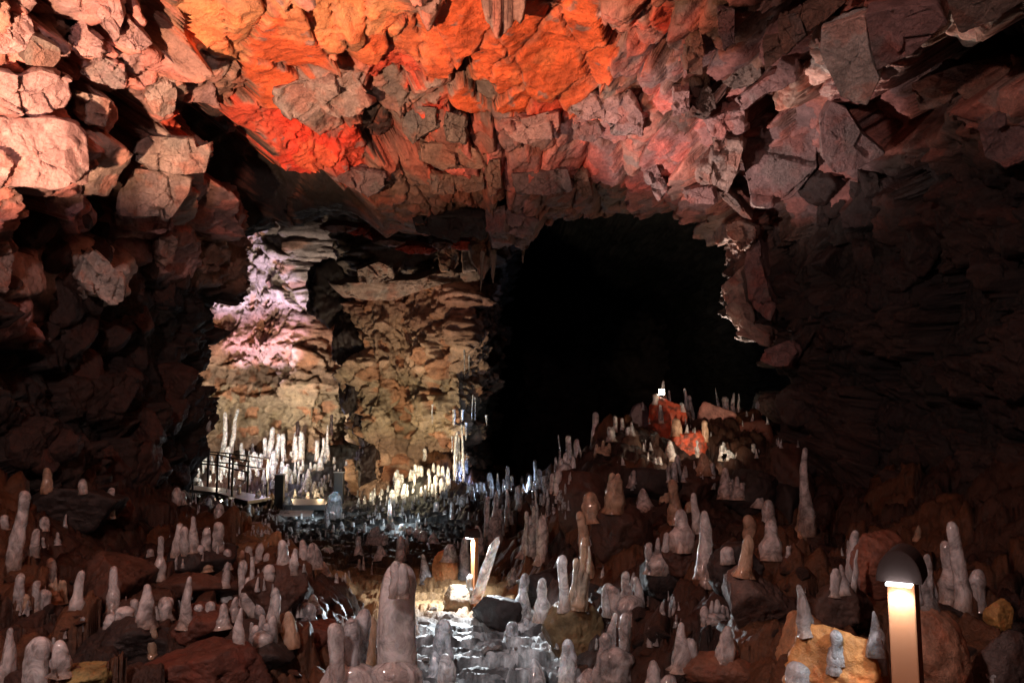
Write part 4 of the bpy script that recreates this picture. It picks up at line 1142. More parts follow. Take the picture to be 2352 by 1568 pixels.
# group phrase, place phrase, crop, entries (x, ybase, ytop, width, kind, ice, depth)
GR = [
 ('twin stalagmites', 'of two on the dark boulder, left edge', 1, [(200,465,290,66,'f','p'),(262,465,330,54,'f','a')]),
 ('single stumps by the left wall', 'in the gloom below the left wall', 1, [(472,470,395,50,'f','p'),(627,605,445,52,'f','p'),(408,215,140,44,'cone','a'),(478,245,185,55,'cone','a')]),
 ('ice by the left frame edge', 'at the left edge of the frame', 1, [(65,915,462,76,'f','p'),(183,830,680,52,'f','p'),(240,680,612,60,'stump','p'),(15,670,600,40,'stump','p'),(110,885,840,45,'stump','p')]),
 ('lone stalagmites between the left boulders', 'standing alone between dark boulders at left', 1, [(280,980,850,54,'f','p'),(905,965,725,62,'bottle','p'),(853,850,795,40,'stump','p'),(1180,915,880,60,'stump','a')]),
 ('five stalagmites on the hollow boulder', 'in the group on the hollow dark boulder', 1, [(1010,830,650,56,'f','p'),(1060,820,665,52,'f','p'),(1105,805,610,56,'cone','p'),(1168,800,675,52,'f','p'),(1245,805,640,66,'f','p'),(1142,815,775,42,'stump','p')]),
 ('small stalagmites left of the lumpy ice', 'just left of the lumpy pink mass', 1, [(1300,900,797,52,'f','p'),(1285,1000,872,50,'cone','p'),(1290,1100,1015,80,'stump','w')]),
 ('fringe of stalagmites on the left ledge', 'along the ledge at lower left', 1, [(92,1125,935,58,'f','p'),(135,1120,1055,56,'stump','a'),(192,1110,980,48,'f','p'),(235,1135,1030,66,'stump','p'),(310,1100,965,95,'lump','a'),(425,1170,925,78,'bottle','p')]),
 ('pink stalagmites of the left middle row', 'in the middle row of the left floor', 1, [(640,1155,900,74,'bottle','p'),(705,1180,1130,90,'stump','w'),(750,1170,1085,62,'f','p'),(820,1225,1000,112,'cone','p'),(930,1190,1075,86,'f','p'),(1055,1235,960,92,'cone','p'),(625,1235,1170,62,'stump','w'),(1135,1150,1115,50,'stump','w'),(1195,1150,1100,55,'stump','w')]),
 ('lumpy ice mass', 'on the left floor, widest there', 1, [(1440,1190,845,125,'lump','p'),(1540,960,885,62,'stump','p')]),
 ('stalagmites behind the lumpy ice mass', 'in the row behind the lumpy mass', 1, [(1380,870,805,44,'f','p'),(1425,850,780,48,'f','p'),(1475,870,765,50,'f','p'),(1530,890,820,46,'f','p'),(1620,885,745,62,'f','p'),(1680,925,795,62,'cone','p'),(1740,870,745,50,'f','p'),(1790,895,765,90,'cone','p'),(1850,940,870,80,'tri','w')]),
 ('stalagmites between lumpy ice and tallest column', 'left of the tallest stalagmite', 1, [(1265,1230,1110,82,'cone','p'),(1335,1190,1075,72,'cone','p'),(1365,1340,1140,78,'cone','p'),(1495,1190,1010,76,'bottle','b'),(1550,1250,1020,84,'cone','w'),(1490,1340,1180,130,'lump','p'),(1640,1340,1165,110,'cone','a'),(1690,1165,955,78,'bottle','w'),(1755,1210,1110,86,'stump','b'),(1790,1150,1060,90,'tri','w')]),
 ('big stumps in the lower left corner', 'at the bottom edge, lower left', 1, [(190,1640,1310,150,'f','w'),(335,1500,1320,108,'f','p'),(25,1560,1250,90,'cone','p')]),
 ('small ice near the reddish boulder', 'hanging over the reddish boulder at left', 1, [(865,1400,1250,56,'f','a'),(960,1130,1075,50,'stump','p')]),
 ('ice beside the tallest stalagmite', 'close beside the tallest stalagmite', 2, [(720,1240,1080,66,'cone','p')]),
 ('stalagmites right of the tallest one', 'between the tallest stalagmite and wet path', 2, [(915,1480,1140,138,'f','b'),(865,1540,1360,112,'cone','b'),(940,1640,1380,110,'f','w')]),
 ('ice around the small path lamp', 'by the small lamp post on the path', 2, [(800,885,695,82,'cone','b'),(955,740,628,86,'f','b'),(1055,880,580,92,'cone','b'),(1142,835,675,38,'f','w'),(1105,1000,830,46,'f','b'),(1170,700,500,50,'f','p')]),
 ('tall fused columns behind the small lamp', 'right of the small path lamp', 2, [(1262,640,270,112,'curtain','p'),(1370,520,250,56,'cone','p'),(1340,540,370,60,'cone','p'),(1465,720,440,84,'f','p'),(1530,760,270,82,'curtain','p'),(1580,760,435,76,'f','p')]),
 ('stalagmites by the wet path', 'at the right side of the wet path', 2, [(1385,910,785,64,'bottle','b'),(1465,1130,832,104,'bottle','b'),(1590,1140,862,108,'bottle','w'),(1375,1245,1150,74,'stump','b'),(1480,1200,1130,60,'stump','w')]),
 ('thin upright finger', 'alone on the red-topped boulder, centre right', 2, [(1735,1070,705,72,'f','p')]),
 ('ice at the bottom centre', 'at the bottom edge, right of the path', 2, [(1765,1560,1278,150,'cone','w'),(1560,1640,1410,130,'cone','w'),(1900,1640,1480,200,'cone','w'),(2060,1600,1095,215,'curtain','w')]),
 ('pink cone', 'behind the glassy slab, centre right', 2, [(2040,1090,900,76,'cone','p')]),
 ('pale cones before the dark gap', 'beyond the yellow-brown ground', 2, [(30,780,620,92,'cone','p'),(120,720,650,80,'stump','p'),(345,715,575,58,'bottle','p'),(455,645,510,122,'lump','p'),(495,725,640,90,'cone','p'),(625,740,575,84,'cone','p'),(660,720,570,58,'cone','p')]),
 ('stones of ice on the far path', 'scattered on the far path bend', 2, [(735,605,520,64,'stump','w'),(780,600,540,60,'stump','w'),(850,635,550,84,'tri','w'),(640,545,490,54,'stump','w'),(690,560,510,50,'stump','w'),(560,540,310,56,'cone','b')]),
 ('pale ice left of the far path', 'at the front of the far crowd, left', 2, [(175,455,275,110,'bottle','b'),(130,515,385,54,'cone','b'),(225,530,475,60,'tri','b'),(380,545,480,40,'cone','b'),(415,460,430,40,'stump','b'),(475,460,415,60,'tri','b')]),
 ('ice fingers before the round black boulder', 'beside the round black boulder, far middle', 2, [(870,425,340,52,'f','p'),(975,455,340,38,'f','b'),(930,440,400,32,'stump','b'),(1050,375,295,54,'f','b')]),
 ('back row of blue-lit fingers', 'in the back row before the black hollow', 2, [(1110,320,222,42,'f','b'),(1165,280,210,38,'f','b'),(1190,280,215,34,'f','b'),(1235,240,145,46,'f','b'),(1290,270,150,40,'cone','b'),(1358,275,100,34,'f','b'),(1385,250,168,32,'f','b'),(1450,225,168,38,'f','b'),(1480,215,145,36,'f','b'),(1545,215,60,36,'f','b'),(1505,275,160,62,'cone','b')]),
 ('front row of the blue-lit fingers', 'right end of the blue-lit fingers', 2, [(1430,400,235,54,'f','p'),(1570,280,120,60,'f','b'),(1620,290,165,50,'f','p'),(1690,290,130,56,'f','p'),(1200,335,265,34,'f','b'),(1630,205,125,42,'f','b')]),
 ('glassy fingers on the mound shoulder', 'on the left shoulder of the rock mound', 3, [(175,245,25,24,'cone','b',9.6),(228,235,30,42,'f','b',9.6),(290,200,52,46,'f','p',9.6),(200,245,140,110,'lump','b',9.7)]),
 ('ice fingers at the mound left', 'left slope of the rock mound', 3, [(95,330,240,36,'f','b'),(120,380,265,36,'f','p')]),
 ('tallest fingers on the mound peak', 'on the left peak of the rock mound', 3, [(390,60,-115,46,'f','p',9.3),(490,60,-25,60,'two','p',9.2),(440,160,60,90,'lump','a',9.2)]),
 ('ice above the amber curtain', 'above the amber curtain, centre right', 3, [(385,560,380,98,'f','a',6.2),(505,500,262,104,'two','a',6.3)]),
 ('pale pieces in the mound middle', 'on the middle slope of the rock mound', 3, [(705,490,360,112,'tri','p',6.9),(825,450,360,64,'f','a',6.9),(890,600,305,88,'bottle','a',6.7),(970,530,440,64,'f','a',6.5),(1045,620,385,94,'cone','p',6.6)]),
 ('pink columns of the right middle floor', 'in the centre of the right floor', 3, [(800,880,630,156,'curtain','p',5.6),(940,740,490,120,'bottle','p',6.0),(1085,900,500,112,'cone','p',5.9),(1090,960,700,84,'cone','p',5.7),(1215,800,720,82,'stump','p',5.9)]),
 ('columns left of the tall spire', 'left of the tall spire, right floor', 3, [(1310,880,640,94,'cone','a',5.6),(1360,700,520,78,'f','a',6.0),(1475,600,430,78,'f','p',5.9),(1495,790,555,134,'bottle','p',5.8)]),
 ('tall spire', 'at right of the mound, tallest there', 3, [(1710,640,100,92,'spire','p',6.6),(1680,660,380,90,'cone','a',6.5)]),
 ('amber curtain', 'beside the black upright hollow', 3, [(285,1100,660,90,'curtain','a',5.7),(345,900,500,80,'f','a',5.8)]),
 ('wedges below the red glow', 'on the dark boulder below the red glow', 3, [(1210,415,230,92,'cone','p',7.6),(1285,420,285,90,'lump','p',7.6),(1410,425,315,86,'tri','p',7.6)]),
 ('clear slivers below the red rock', 'just below the bright red rock', 3, [(845,310,220,34,'f','b',8.2),(880,310,195,46,'f','b',8.2),(918,310,165,36,'f','b',8.2),(940,310,215,50,'cone','b',8.2),(1120,355,200,42,'f','b',8.0),(795,220,160,32,'stump','p',8.6)]),
 ('ice at the foot of the red rock', 'at the foot of the bright red rock', 3, [(860,180,60,76,'cone','p',8.9),(1070,270,140,112,'cone','a',8.4)]),
 ('pink masses in the hollow', 'in the hollow of the right foreground', 3, [(490,1140,950,94,'f','p',4.6),(610,1180,880,160,'curtain','p',4.5)]),
 ('ice on the right foreground floor', 'low in the right foreground', 3, [(925,1470,1195,120,'cone','p',3.9),(1000,1400,1290,70,'stump','p',4.1),(1200,1420,1215,120,'cone','p',4.2),(1150,1200,1050,140,'lump','p',4.6),(745,1640,1435,130,'cone','w',3.3),(840,1640,1520,90,'stump','w',3.3)]),
 ('pointed ice at right', 'on the striated boulder at lower right', 3, [(1712,1230,960,104,'cone','p',3.3)]),
 ('rounded lump in front', 'at the bottom edge before the striated boulder', 3, [(1665,1620,1440,176,'f','w',2.3)]),
 ('pink ice left of the near lamp', 'left of the near lamp head', 4, [(515,460,290,80,'f','p',4.0),(465,820,620,84,'f','p',3.7),(565,800,590,92,'cone','p',3.7),(612,790,465,54,'cone','p',3.75)]),
 ('pink fingers right of the near lamp', 'in the row right of the near lamp', 4, [(1240,960,515,156,'curtain','p',3.3),(1425,920,405,138,'bottle','p',3.3),(1515,700,240,118,'f','p',3.5),(1560,900,620,110,'cone','p',3.35),(1665,960,635,126,'f','p',3.3)]),
 ('small ice behind the near lamp', 'in the dark behind the near lamp', 4, [(1155,390,270,74,'tri','a',4.2)]),
 ('clear ice against the near lamp', 'against the post of the near lamp', 4, [(812,1190,980,116,'tri','b',2.03),(832,1430,1110,122,'f','b',1.93)]),
 ('clear ice on the ochre boulder', 'on the left slope of the ochre boulder', 4, [(505,1360,1130,112,'f','b',2.12),(480,1430,1265,112,'f','b',1.98)]),
 ('ice in the lower right corner', 'in the lower right corner', 4, [(1840,1660,1410,186,'f','p',2.2)]),
 ('icy crown of the mound', 'on the very top of the rock mound', 6, [(465,340,178,80,'tri','p',9.75),(535,340,265,54,'cone','p',9.75),(375,390,300,56,'stump','p',9.7),(690,420,245,54,'cone','b',9.9),(725,400,310,44,'f','b',9.9),(980,350,245,44,'tri','b',9.95),(1015,380,320,60,'stump','p',9.95),(1080,390,290,54,'cone','p',9.95),(1130,375,300,36,'cone','p',9.95),(1340,470,358,118,'cone','p',9.9)]),
 ('bluish slivers left of the mound top', 'at the left end of the mound top', 6, [(70,660,520,38,'f','p',9.7),(10,640,500,44,'f','p',9.7),(125,670,600,44,'stump','b',9.9),(165,670,555,56,'cone','b',9.9),(258,440,375,44,'cone','b',10.0)]),
 ('ice over the red rocks', 'around the orange-red rocks of the mound', 6, [(985,900,740,60,'lump','w',8.5),(1050,900,810,80,'lump','w',8.5),(435,560,400,60,'cone','p',9.6),(575,680,520,90,'f','a',9.5),(830,730,540,60,'f','a',9.4),(760,860,680,62,'cone','p',9.2)]),
 ('brightest far stalagmites', 'on the heap in the far chamber', 5, [(595,1095,970,38,'f','w'),(572,1095,1030,30,'f','w'),(750,1015,938,22,'f','p'),(742,1075,1000,42,'cone','p'),(770,1110,995,42,'f','w'),(635,1080,1008,34,'f','w'),(680,1060,1005,34,'f','w')]),
 ('tall thin columns at the far left wall', 'before the far left wall', 5, [(200,965,820,46,'f','w'),(320,1105,885,36,'f','w'),(372,1050,865,28,'f','w'),(250,990,880,26,'f','w')]),
 ('fingers beside the dark buttress', 'left of the dark buttress, far chamber', 5, [(860,1110,1045,32,'f','p'),(885,1100,1030,24,'f','p'),(925,1080,960,26,'cone','p'),(943,1010,900,20,'f','p'),(905,1090,1050,22,'f','p')]),
 ('ice behind the walkway railing', 'behind the walkway railing', 5, [(150,1175,1100,56,'f','b'),(182,1175,1095,46,'f','b'),(220,1170,1105,40,'f','w'),(350,1180,1080,36,'f','w'),(330,1225,1150,70,'lump','w'),(375,1225,1160,70,'lump','w'),(440,1175,1060,34,'cone','w'),(500,1210,1110,80,'lump','w'),(612,1205,1105,60,'cone','w')]),
 ('ice at the right half of the walkway', 'behind the right half of the railing', 5, [(617,1265,1183,34,'f','w'),(683,1300,1190,38,'f','w'),(712,1260,1205,28,'f','w'),(735,1255,1208,32,'f','w'),(770,1230,1190,30,'f','w'),(808,1260,1205,42,'cone','w'),(800,1340,1250,96,'cone','w'),(875,1215,1140,42,'f','w'),(850,1215,1178,30,'f','w'),(560,1290,1252,28,'f','w')]),
 ('ice in front of the walkway', 'in front of the walkway deck', 5, [(175,1315,1258,70,'stump','b'),(418,1385,1300,24,'f','w'),(525,1390,1325,34,'f','w'),(692,1440,1360,80,'cone','b'),(948,1500,1340,98,'f','b'),(255,1440,1370,42,'f','p'),(300,1480,1400,50,'f','p'),(60,1400,1310,50,'f','p'),(100,1400,1330,44,'f','p'),(475,1440,1405,26,'f','p')]),
 ('glowing heap of ice', 'on the glowing heap, far middle', 5, [(1345,1240,1180,44,'f','w'),(1375,1180,1115,34,'f','w'),(1405,1180,1085,28,'f','w'),(1440,1170,1120,40,'lump','w'),(1470,1160,1090,30,'f','w'),(1320,1300,1210,60,'lump','w'),(1370,1250,1170,80,'lump','w'),(1420,1270,1180,80,'lump','w')]),
 ('pinkish fingers right of the glowing heap', 'right of the glowing heap, far middle', 5, [(1515,1230,1175,24,'f','w'),(1545,1270,1185,28,'f','p'),(1570,1275,1190,28,'f','w'),(1600,1260,1200,26,'f','w'),(1490,1250,1205,24,'f','w'),(1530,1330,1240,34,'f','p'),(1560,1340,1260,34,'f','b'),(1640,1250,1180,26,'f','w')]),
 ('pale pegs before the right wall', 'between second post and glowing heap', 5, [(1080,1340,1275,30,'f','b'),(1105,1350,1300,26,'f','b'),(1130,1350,1305,24,'f','w'),(1170,1350,1280,30,'f','w'),(1200,1345,1300,24,'f','w'),(1225,1360,1320,24,'f','w'),(1310,1370,1262,36,'f','b'),(1345,1370,1290,30,'f','b'),(1285,1390,1325,40,'f','b')]),
]
ice_things = []
for gname, place, cr, ents in GR:
    order = sorted(range(len(ents)), key=lambda k: ents[k][0])
    for rank, k in enumerate(order):
        e = ents[k]
        s = KS[cr]
        px, pb = KF[cr](e[0], e[1]); _, pt = KF[cr](e[0], e[2])
        dp = e[6] if len(e) > 6 else None
        lean = (RNG.gauss(0, .06), RNG.uniform(-.06, .06))
        if gname == 'pointed ice at right': lean = (-.16, 0)
        o, dd = place_ice('ice_stalagmite', px, pb, pt, e[3] * s, e[4], e[5], dp, lean)
        od = ordinal(rank, len(ents))
        lb = f"{SHAPE[e[4]]} {MATW[e[5]]}" + (f", {od}," if od else ',') + f" {place}"
        if len(lb.split()) > 16: print('LONG', lb)
        tag(o, lb, 'ice stalagmite', gname)
        ice_things.append(o)

# the tallest column in the middle with its two nubs, and the fused group at its left
def fused(name, label, cat, members, crust, group=None):
    """members: (px, ybase, ytop, w, kind, ice); crust: (px, y, w, h)"""
    d = crust[4]
    root = empty(name, W(crust[0], crust[1], d))
    tag(root, label, cat, group)
    for m in members:
        place_ice('ice_column', m[0], m[1], m[2], m[3], m[4], m[5], m[6] if len(m) > 6 else d, (RNG.uniform(-.03, .03), 0), root)
    wd = crust[2] / FV * d; hh = crust[3] / FV * d
    V, Q, T = stal_mesh('stump', hh, wd, SEEDC[0] + 77, 72, 30, 1.6)
    V[:, 1] *= .6
    o = mesh_poly('ice_base', V, Q, T, ICE['p'], parent=root)
    o.location = (0, wd * .12, -hh * .5)
    ice_things.append(root)
    return root
x, yb = K2(575, 1600)
fused('ice_stalagmite', 'tallest and thickest cloudy column with two nubs on its tip, bottom centre', 'ice stalagmite',
      [(K2(575, 0)[0], 1640, K2(0, 780)[1], 262 * .3402, 'f', 'w'), (K2(590, 0)[0], K2(0, 960)[1], K2(0, 742)[1], 80 * .3402, 'f', 'w', 3.08), (K2(640, 0)[0], K2(0, 960)[1], K2(0, 762)[1], 84 * .3402, 'f', 'w', 3.08)],
      (K2(590, 0)[0], 1600, 380 * .3402, 150, 3.1))
fused('ice_cluster', 'three fused stumps of dirty ice on one crust, left of the tallest column', 'ice cluster',
      [(K2(242, 0)[0], 1560, K2(0, 1055)[1], 122 * .3402, 'f', 'b', 3.25), (K2(205, 0)[0], 1560, K2(0, 1150)[1], 120 * .3402, 'f', 'p', 3.1), (K2(355, 0)[0], 1570, K2(0, 1140)[1], 124 * .3402, 'f', 'b', 3.15), (K2(430, 0)[0], 1560, K2(0, 1130)[1], 80 * .3402, 'f', 'a', 3.4)],
      (K2(250, 0)[0], 1580, 400 * .3402, 110, 3.15))

# leaning slab of ice by the small lamp
def slab(px0, py0, px1, py1, wpx, d, mat, label, thick=.06, seed=5):
    a = W(px0, py0, d); b = W(px1, py1, d - .15)
    h = (b - a).length; wd = wpx / FV * d
    V, Q, T = stal_mesh('f', h, wd, seed, 48, 60, .45)
    V[:, 1] *= .5
    V += (.018 * fbm((V * 14).astype(np.float32), 4, 8))[:, None]
    o = mesh_poly('ice_slab', V, Q, T, ICE[mat])
    o.location = a
    z = (b - a).normalized()
    o.rotation_euler = z.to_track_quat('Z', 'Y').to_euler()
    tag(o, label, 'ice slab')
    return o
slab(*K2(1140, 1010), *K2(1290, 585), 105 * .3402, 6.5, 'w', 'white leaning slab of ice glaring beside the small lamp post')

# ---------------------------------------------------------------- lamps
def plain(name, color, rough=.5, metal=0.0, bumpy=0.0, scale=200):
    m, nt, b = new_mat(name)
    n = noise_node(nt, scale, 6, .7)
    c = ramp(nt, n.outputs['Fac'], [(.35, (*[q * .6 for q in color], 1)), (.65, (*[min(1, q * 1.3) for q in color], 1))])
    nt.links.new(c.outputs[0], b.inputs['Base Color'])
    b.inputs['Roughness'].default_value = rough; b.inputs['Metallic'].default_value = metal
    if bumpy:
        bp = N(nt, 'ShaderNodeBump'); bp.inputs['Strength'].default_value = bumpy; bp.inputs['Distance'].default_value = .002
        nt.links.new(n.outputs['Fac'], bp.inputs['Height']); nt.links.new(bp.outputs[0], b.inputs['Normal'])
    return m
def glow(name, color, s):
    m, nt, b = new_mat(name)
    b.inputs['Base Color'].default_value = (*color, 1)
    b.inputs['Emission Color'].default_value = (*color, 1)
    b.inputs['Emission Strength'].default_value = s
    return m
rust_steel = plain('weathered_steel', (.34, .135, .05), .6, .0, 1.0, 420)
dark_steel = plain('dark_painted_steel', (.010, .008, .007), .55, .0, .6, 300)
hood_paint = plain('matt_black_paint', (.030, .020, .018), .9, .0, .5, 300)
hood_paint.node_tree.nodes['Principled BSDF'].inputs['Specular IOR Level'].default_value = .15
grate_steel = plain('galvanised_steel', (.22, .22, .22), .45, .6, .4, 90)
lens_cool = glow('lamp_lens_cool', (.95, .97, 1), 22)
lens_warm = glow('lamp_lens_warm', (1, .86, .66), 45)

def bm_obj(name, bm, mat, parent=None, smooth=False, bevel=0.0):
    if bevel:
        bmesh.ops.bevel(bm, geom=[e for e in bm.edges if e.calc_face_angle(0) > .6], offset=bevel, segments=2, affect='EDGES', profile=.6)
    me = bpy.data.meshes.new(name); bm.to_mesh(me); bm.free()
    for p in me.polygons: p.use_smooth = smooth
    me.materials.append(mat)
    o = bpy.data.objects.new(name, me); COL.objects.link(o)
    if parent is not None: o.parent = parent
    return o
def bm_box(bm, c, s, rot=None):
    M = Matrix.Translation(c)
    if rot is not None: M = M @ rot
    M = M @ Matrix.Diagonal((*s, 1))
    return bmesh.ops.create_cube(bm, size=1, matrix=M)

def path_lamp(loc, h, rotz, label, power, wpost=.06, dpost=.035, name='path_lamp', aim=None, aim_power=0):
    """bollard: flat steel post carrying a half-round hood whose flat underside holds the light"""
    root = empty(name, loc); root.rotation_euler.z = rotz
    tag(root, label, 'path lamp', 'path lamps')
    bm = bmesh.new(); bm_box(bm, (0, 0, h / 2), (wpost, dpost, h))
    bm_obj('post', bm, rust_steel, root, bevel=.003)
    # hood: extruded half disc, axis across the post, projecting to the front (-y)
    r = wpost * .84; L = wpost * 1.5 + dpost * .5
    bm = bmesh.new(); n = 24
    prof = [(r * math.cos(math.pi * k / n), r * 1.5 * math.sin(math.pi * k / n)) for k in range(n + 1)]
    va = [bm.verts.new((q[0], -L + dpost / 2 + .012, h + q[1])) for q in prof]
    vb = [bm.verts.new((q[0], dpost / 2 + .012, h + q[1])) for q in prof]
    bm.faces.new(va); bm.faces.new(vb[::-1])
    for k in range(n + 1):
        j = (k + 1) % (n + 1)
        bm.faces.new((va[j], va[k], vb[k], vb[j]))
    bmesh.ops.recalc_face_normals(bm, faces=bm.faces)
    bm_obj('hood', bm, hood_paint, root, bevel=.002)
    bm = bmesh.new(); bm_box(bm, (0, -L * .5, h - .003), (wpost * .9, L * .38, .005))
    bm_obj('lens', bm, lens_cool, root)
    # its light
    d = bpy.data.lights.new('lamp_light', 'SPOT'); d.energy = power; d.color = (.93, .96, 1)
    d.spot_size = R(150); d.spot_blend = .5; d.shadow_soft_size = .012
    o = bpy.data.objects.new('lamp_light', d); COL.objects.link(o); o.parent = root
    o.location = (0, -L * .5 - .002, h - .012); o.rotation_euler = (R(-8), 0, 0)
    if aim_power:
        d = bpy.data.lights.new('lamp_beam', 'SPOT'); d.energy = aim_power; d.color = (.86, .95, 1)
        d.spot_size = R(66); d.spot_blend = .6; d.shadow_soft_size = .012
        o = bpy.data.objects.new('lamp_beam', d); COL.objects.link(o)
        o.location = Matrix.Rotation(rotz, 3, 'Z') @ Vector((0, -L * .5, h - .014)) + Vector(loc)
        o.rotation_euler = (Vector(aim) - o.location).to_track_quat('-Z', 'Y').to_euler()
    return root
# near lamp: hood centre seen at V(2062..2112, 1310)
dn = 2.0
pn = W(2066, 1326, dn)
path_lamp((pn.x + .008, pn.y, pn.z - .75), .75, R(-32), 'near path lamp, broad glowing steel post with black hood, lower right', 4.0, dpost=.10)
pm = W(1090, 1233, 7.2)
path_lamp((pm.x, pm.y, pm.z - .66), .66, R(-55), 'small path lamp in the middle, thin post with lit yellow edge', 110.0, aim=W(1130, 1530, 5.2), aim_power=220)

def bar(bm, a, b, w, d=None):
    a = Vector(a); b = Vector(b); z = b - a
    M = Matrix.Translation((a + b) / 2) @ z.to_track_quat('Z', 'Y').to_matrix().to_4x4() @ Matrix.Diagonal((w, d or w, z.length, 1))
    bmesh.ops.create_cube(bm, size=1, matrix=M)

def K7(x, y): return x * .24 + 376.3, y * .24 + 987.8
# walkway with railing in the far chamber
wk = empty('walkway', W(*K7(600, 600), 18.2))
tag(wk, 'grey steel walkway with thin railing crossing in front of the bright far wall', 'walkway')
def wpt(x, y, d): return W(*K7(x, y), d) - wk.location
A0 = wpt(40, 500, 18.6); A1 = wpt(620, 560, 18.0); A2 = wpt(1030, 640, 17.0)
B0 = A0 + Vector((0.1, -.9, 0)); B1 = A1 + Vector((.1, -1.0, 0)); B2 = A2 + Vector((-.2, -.9, 0))
bm = bmesh.new()
def slab_bm(bm, quad, t=.07):
    top = [bm.verts.new(p) for p in quad]; bot = [bm.verts.new(p - Vector((0, 0, t))) for p in quad]
    bm.faces.new(top); bm.faces.new(bot[::-1])
    n = len(quad)
    for k in range(n): bm.faces.new((top[(k + 1) % n], top[k], bot[k], bot[(k + 1) % n]))
    bmesh.ops.recalc_face_normals(bm, faces=bm.faces)
slab_bm(bm, [B0, B1, A1, A0]); bm_obj('deck', bm, grate_steel, wk, bevel=.008)
bm = bmesh.new(); slab_bm(bm, [B1 + Vector((0, 0, -.006)), B2, A2, A1 + Vector((0, 0, -.006))]); bm_obj('deck', bm, grate_steel, wk, bevel=.008)
def posts_line(pts, hs, w=.035):
    for p, h in zip(pts, hs):
        bm = bmesh.new(); bm_box(bm, (p.x, p.y, p.z + h / 2), (w, w, h)); bm_obj('railing_post', bm, dark_steel, wk)
H = .78
far_posts = [A0.lerp(A1, t) for t in (.1, .34, .66, 1.0)] + [A1.lerp(A2, t) for t in (.45, .9)]
near_posts = [B0.lerp(B1, t) for t in (.3, .62, 1.0)] + [B1.lerp(B2, t) for t in (.5,)]
posts_line(far_posts, [H] * 6); posts_line(near_posts, [H] * 4)
for line in (far_posts, near_posts + [B2]):
    for hh in (H, H * .72):
        bm = bmesh.new()
        for a, b in zip(line, line[1:]): bar(bm, a + Vector((0, 0, hh)), b + Vector((0, 0, hh)), .028)
        bm_obj('handrail', bm, dark_steel, wk)
for p in (A0, B0, A1, B1, A2, B2):
    bm = bmesh.new(); bm_box(bm, (p.x, p.y + .03, p.z - .42), (.07, .07, .7)); bm_obj('leg', bm, dark_steel, wk)
# wide gate posts and lower landing
def gate_post(x, yt, yb, wpx, d, label):
    a = W(*K7(x, yb), d); b = W(*K7(x, yt), d); wm = wpx * .24 / FV * d
    root = empty('gate_post', a); tag(root, label, 'post', 'dark posts by the walkway')
    bm = bmesh.new(); bm_box(bm, (0, 0, (b.z - a.z) / 2), (wm, .12, b.z - a.z)); bm_obj('shaft', bm, dark_steel, root, bevel=.01)
    bm = bmesh.new(); bm_box(bm, (0, 0, (b.z - a.z) + .012), (wm * 1.1, .15, .022)); bm_obj('cap', bm, grate_steel, root, bevel=.004)
gate_post(1100, 430, 810, 84, 15.6, 'wide black post at the near end of the walkway')
gate_post(1672, 405, 700, 90, 15.2, 'second wide black post, right of the lower landing')
ld = empty('landing', W(*K7(1380, 700), 15.6))
tag(ld, 'low grey steel landing with ribbed step between the two black posts', 'landing')
def lpt(x, y, d): return W(*K7(x, y), d) - ld.location
q = [lpt(1160, 715, 15.2), lpt(1545, 712, 15.0), lpt(1540, 655, 16.4), lpt(1180, 655, 16.6)]
bm = bmesh.new(); slab_bm(bm, q, .10); bm_obj('platform', bm, grate_steel, ld, bevel=.01)
bm = bmesh.new()
for k in range(26):
    t = k / 25
    a = lpt(1090, 830, 14.2).lerp(lpt(1400, 830, 14.2), t); b = lpt(1120, 770, 14.9).lerp(lpt(1430, 770, 14.9), t)
    bar(bm, a, b, .02)
bar(bm, lpt(1085, 832, 14.2), lpt(1405, 832, 14.2), .03); bar(bm, lpt(1115, 768, 14.9), lpt(1435, 768, 14.9), .03)
bm_obj('grating', bm, grate_steel, ld)

def floodlight(loc, size, aim, label, mat, power=0, color=(1, .9, .75), angle=120):
    root = empty('floodlight', loc); tag(root, label, 'floodlight')
    root.rotation_euler = (Vector(aim) - Vector(loc)).to_track_quat('-Y', 'Z').to_euler()
    s = size
    bm = bmesh.new(); bm_box(bm, (0, s * .22, 0), (s, s * .4, s)); bm_obj('housing', bm, dark_steel, root, bevel=s * .06)
    bm = bmesh.new(); bm_box(bm, (0, -s * .0, 0), (s * .86, s * .06, s * .86)); bm_obj('lens', bm, mat, root, bevel=s * .02)
    bm = bmesh.new(); bm_box(bm, (0, s * .25, -s * .75), (s * .3, s * .12, s * .6)); bm_obj('bracket', bm, dark_steel, root)
    if power:
        d = bpy.data.lights.new('flood_beam', 'SPOT'); d.energy = power; d.color = color; d.spot_size = R(angle); d.spot_blend = .5; d.shadow_soft_size = s * .3
        o = bpy.data.objects.new('flood_beam', d); COL.objects.link(o); o.parent = root
        o.location = (0, -s * .12, 0); o.rotation_euler = (R(-90), 0, 0)
    return root
floodlight(W(513, 1154, 16.6), .13, W(470, 1250, 13.0), 'small tilted floodlight shining under the walkway', lens_warm, 60)
floodlight(W(1520, 900, 9.5), .075, W(1500, 905, 5), 'small square lamp glowing on the mound top behind the first ice peak', lens_warm, 0)
floodlight(W(1662, 1046, 8.3), .05, W(1545, 965, 9.0), 'tiny spotlight hidden by the pale rock, lighting the red rocks', lens_warm, 40, (1, .72, .5), 150)

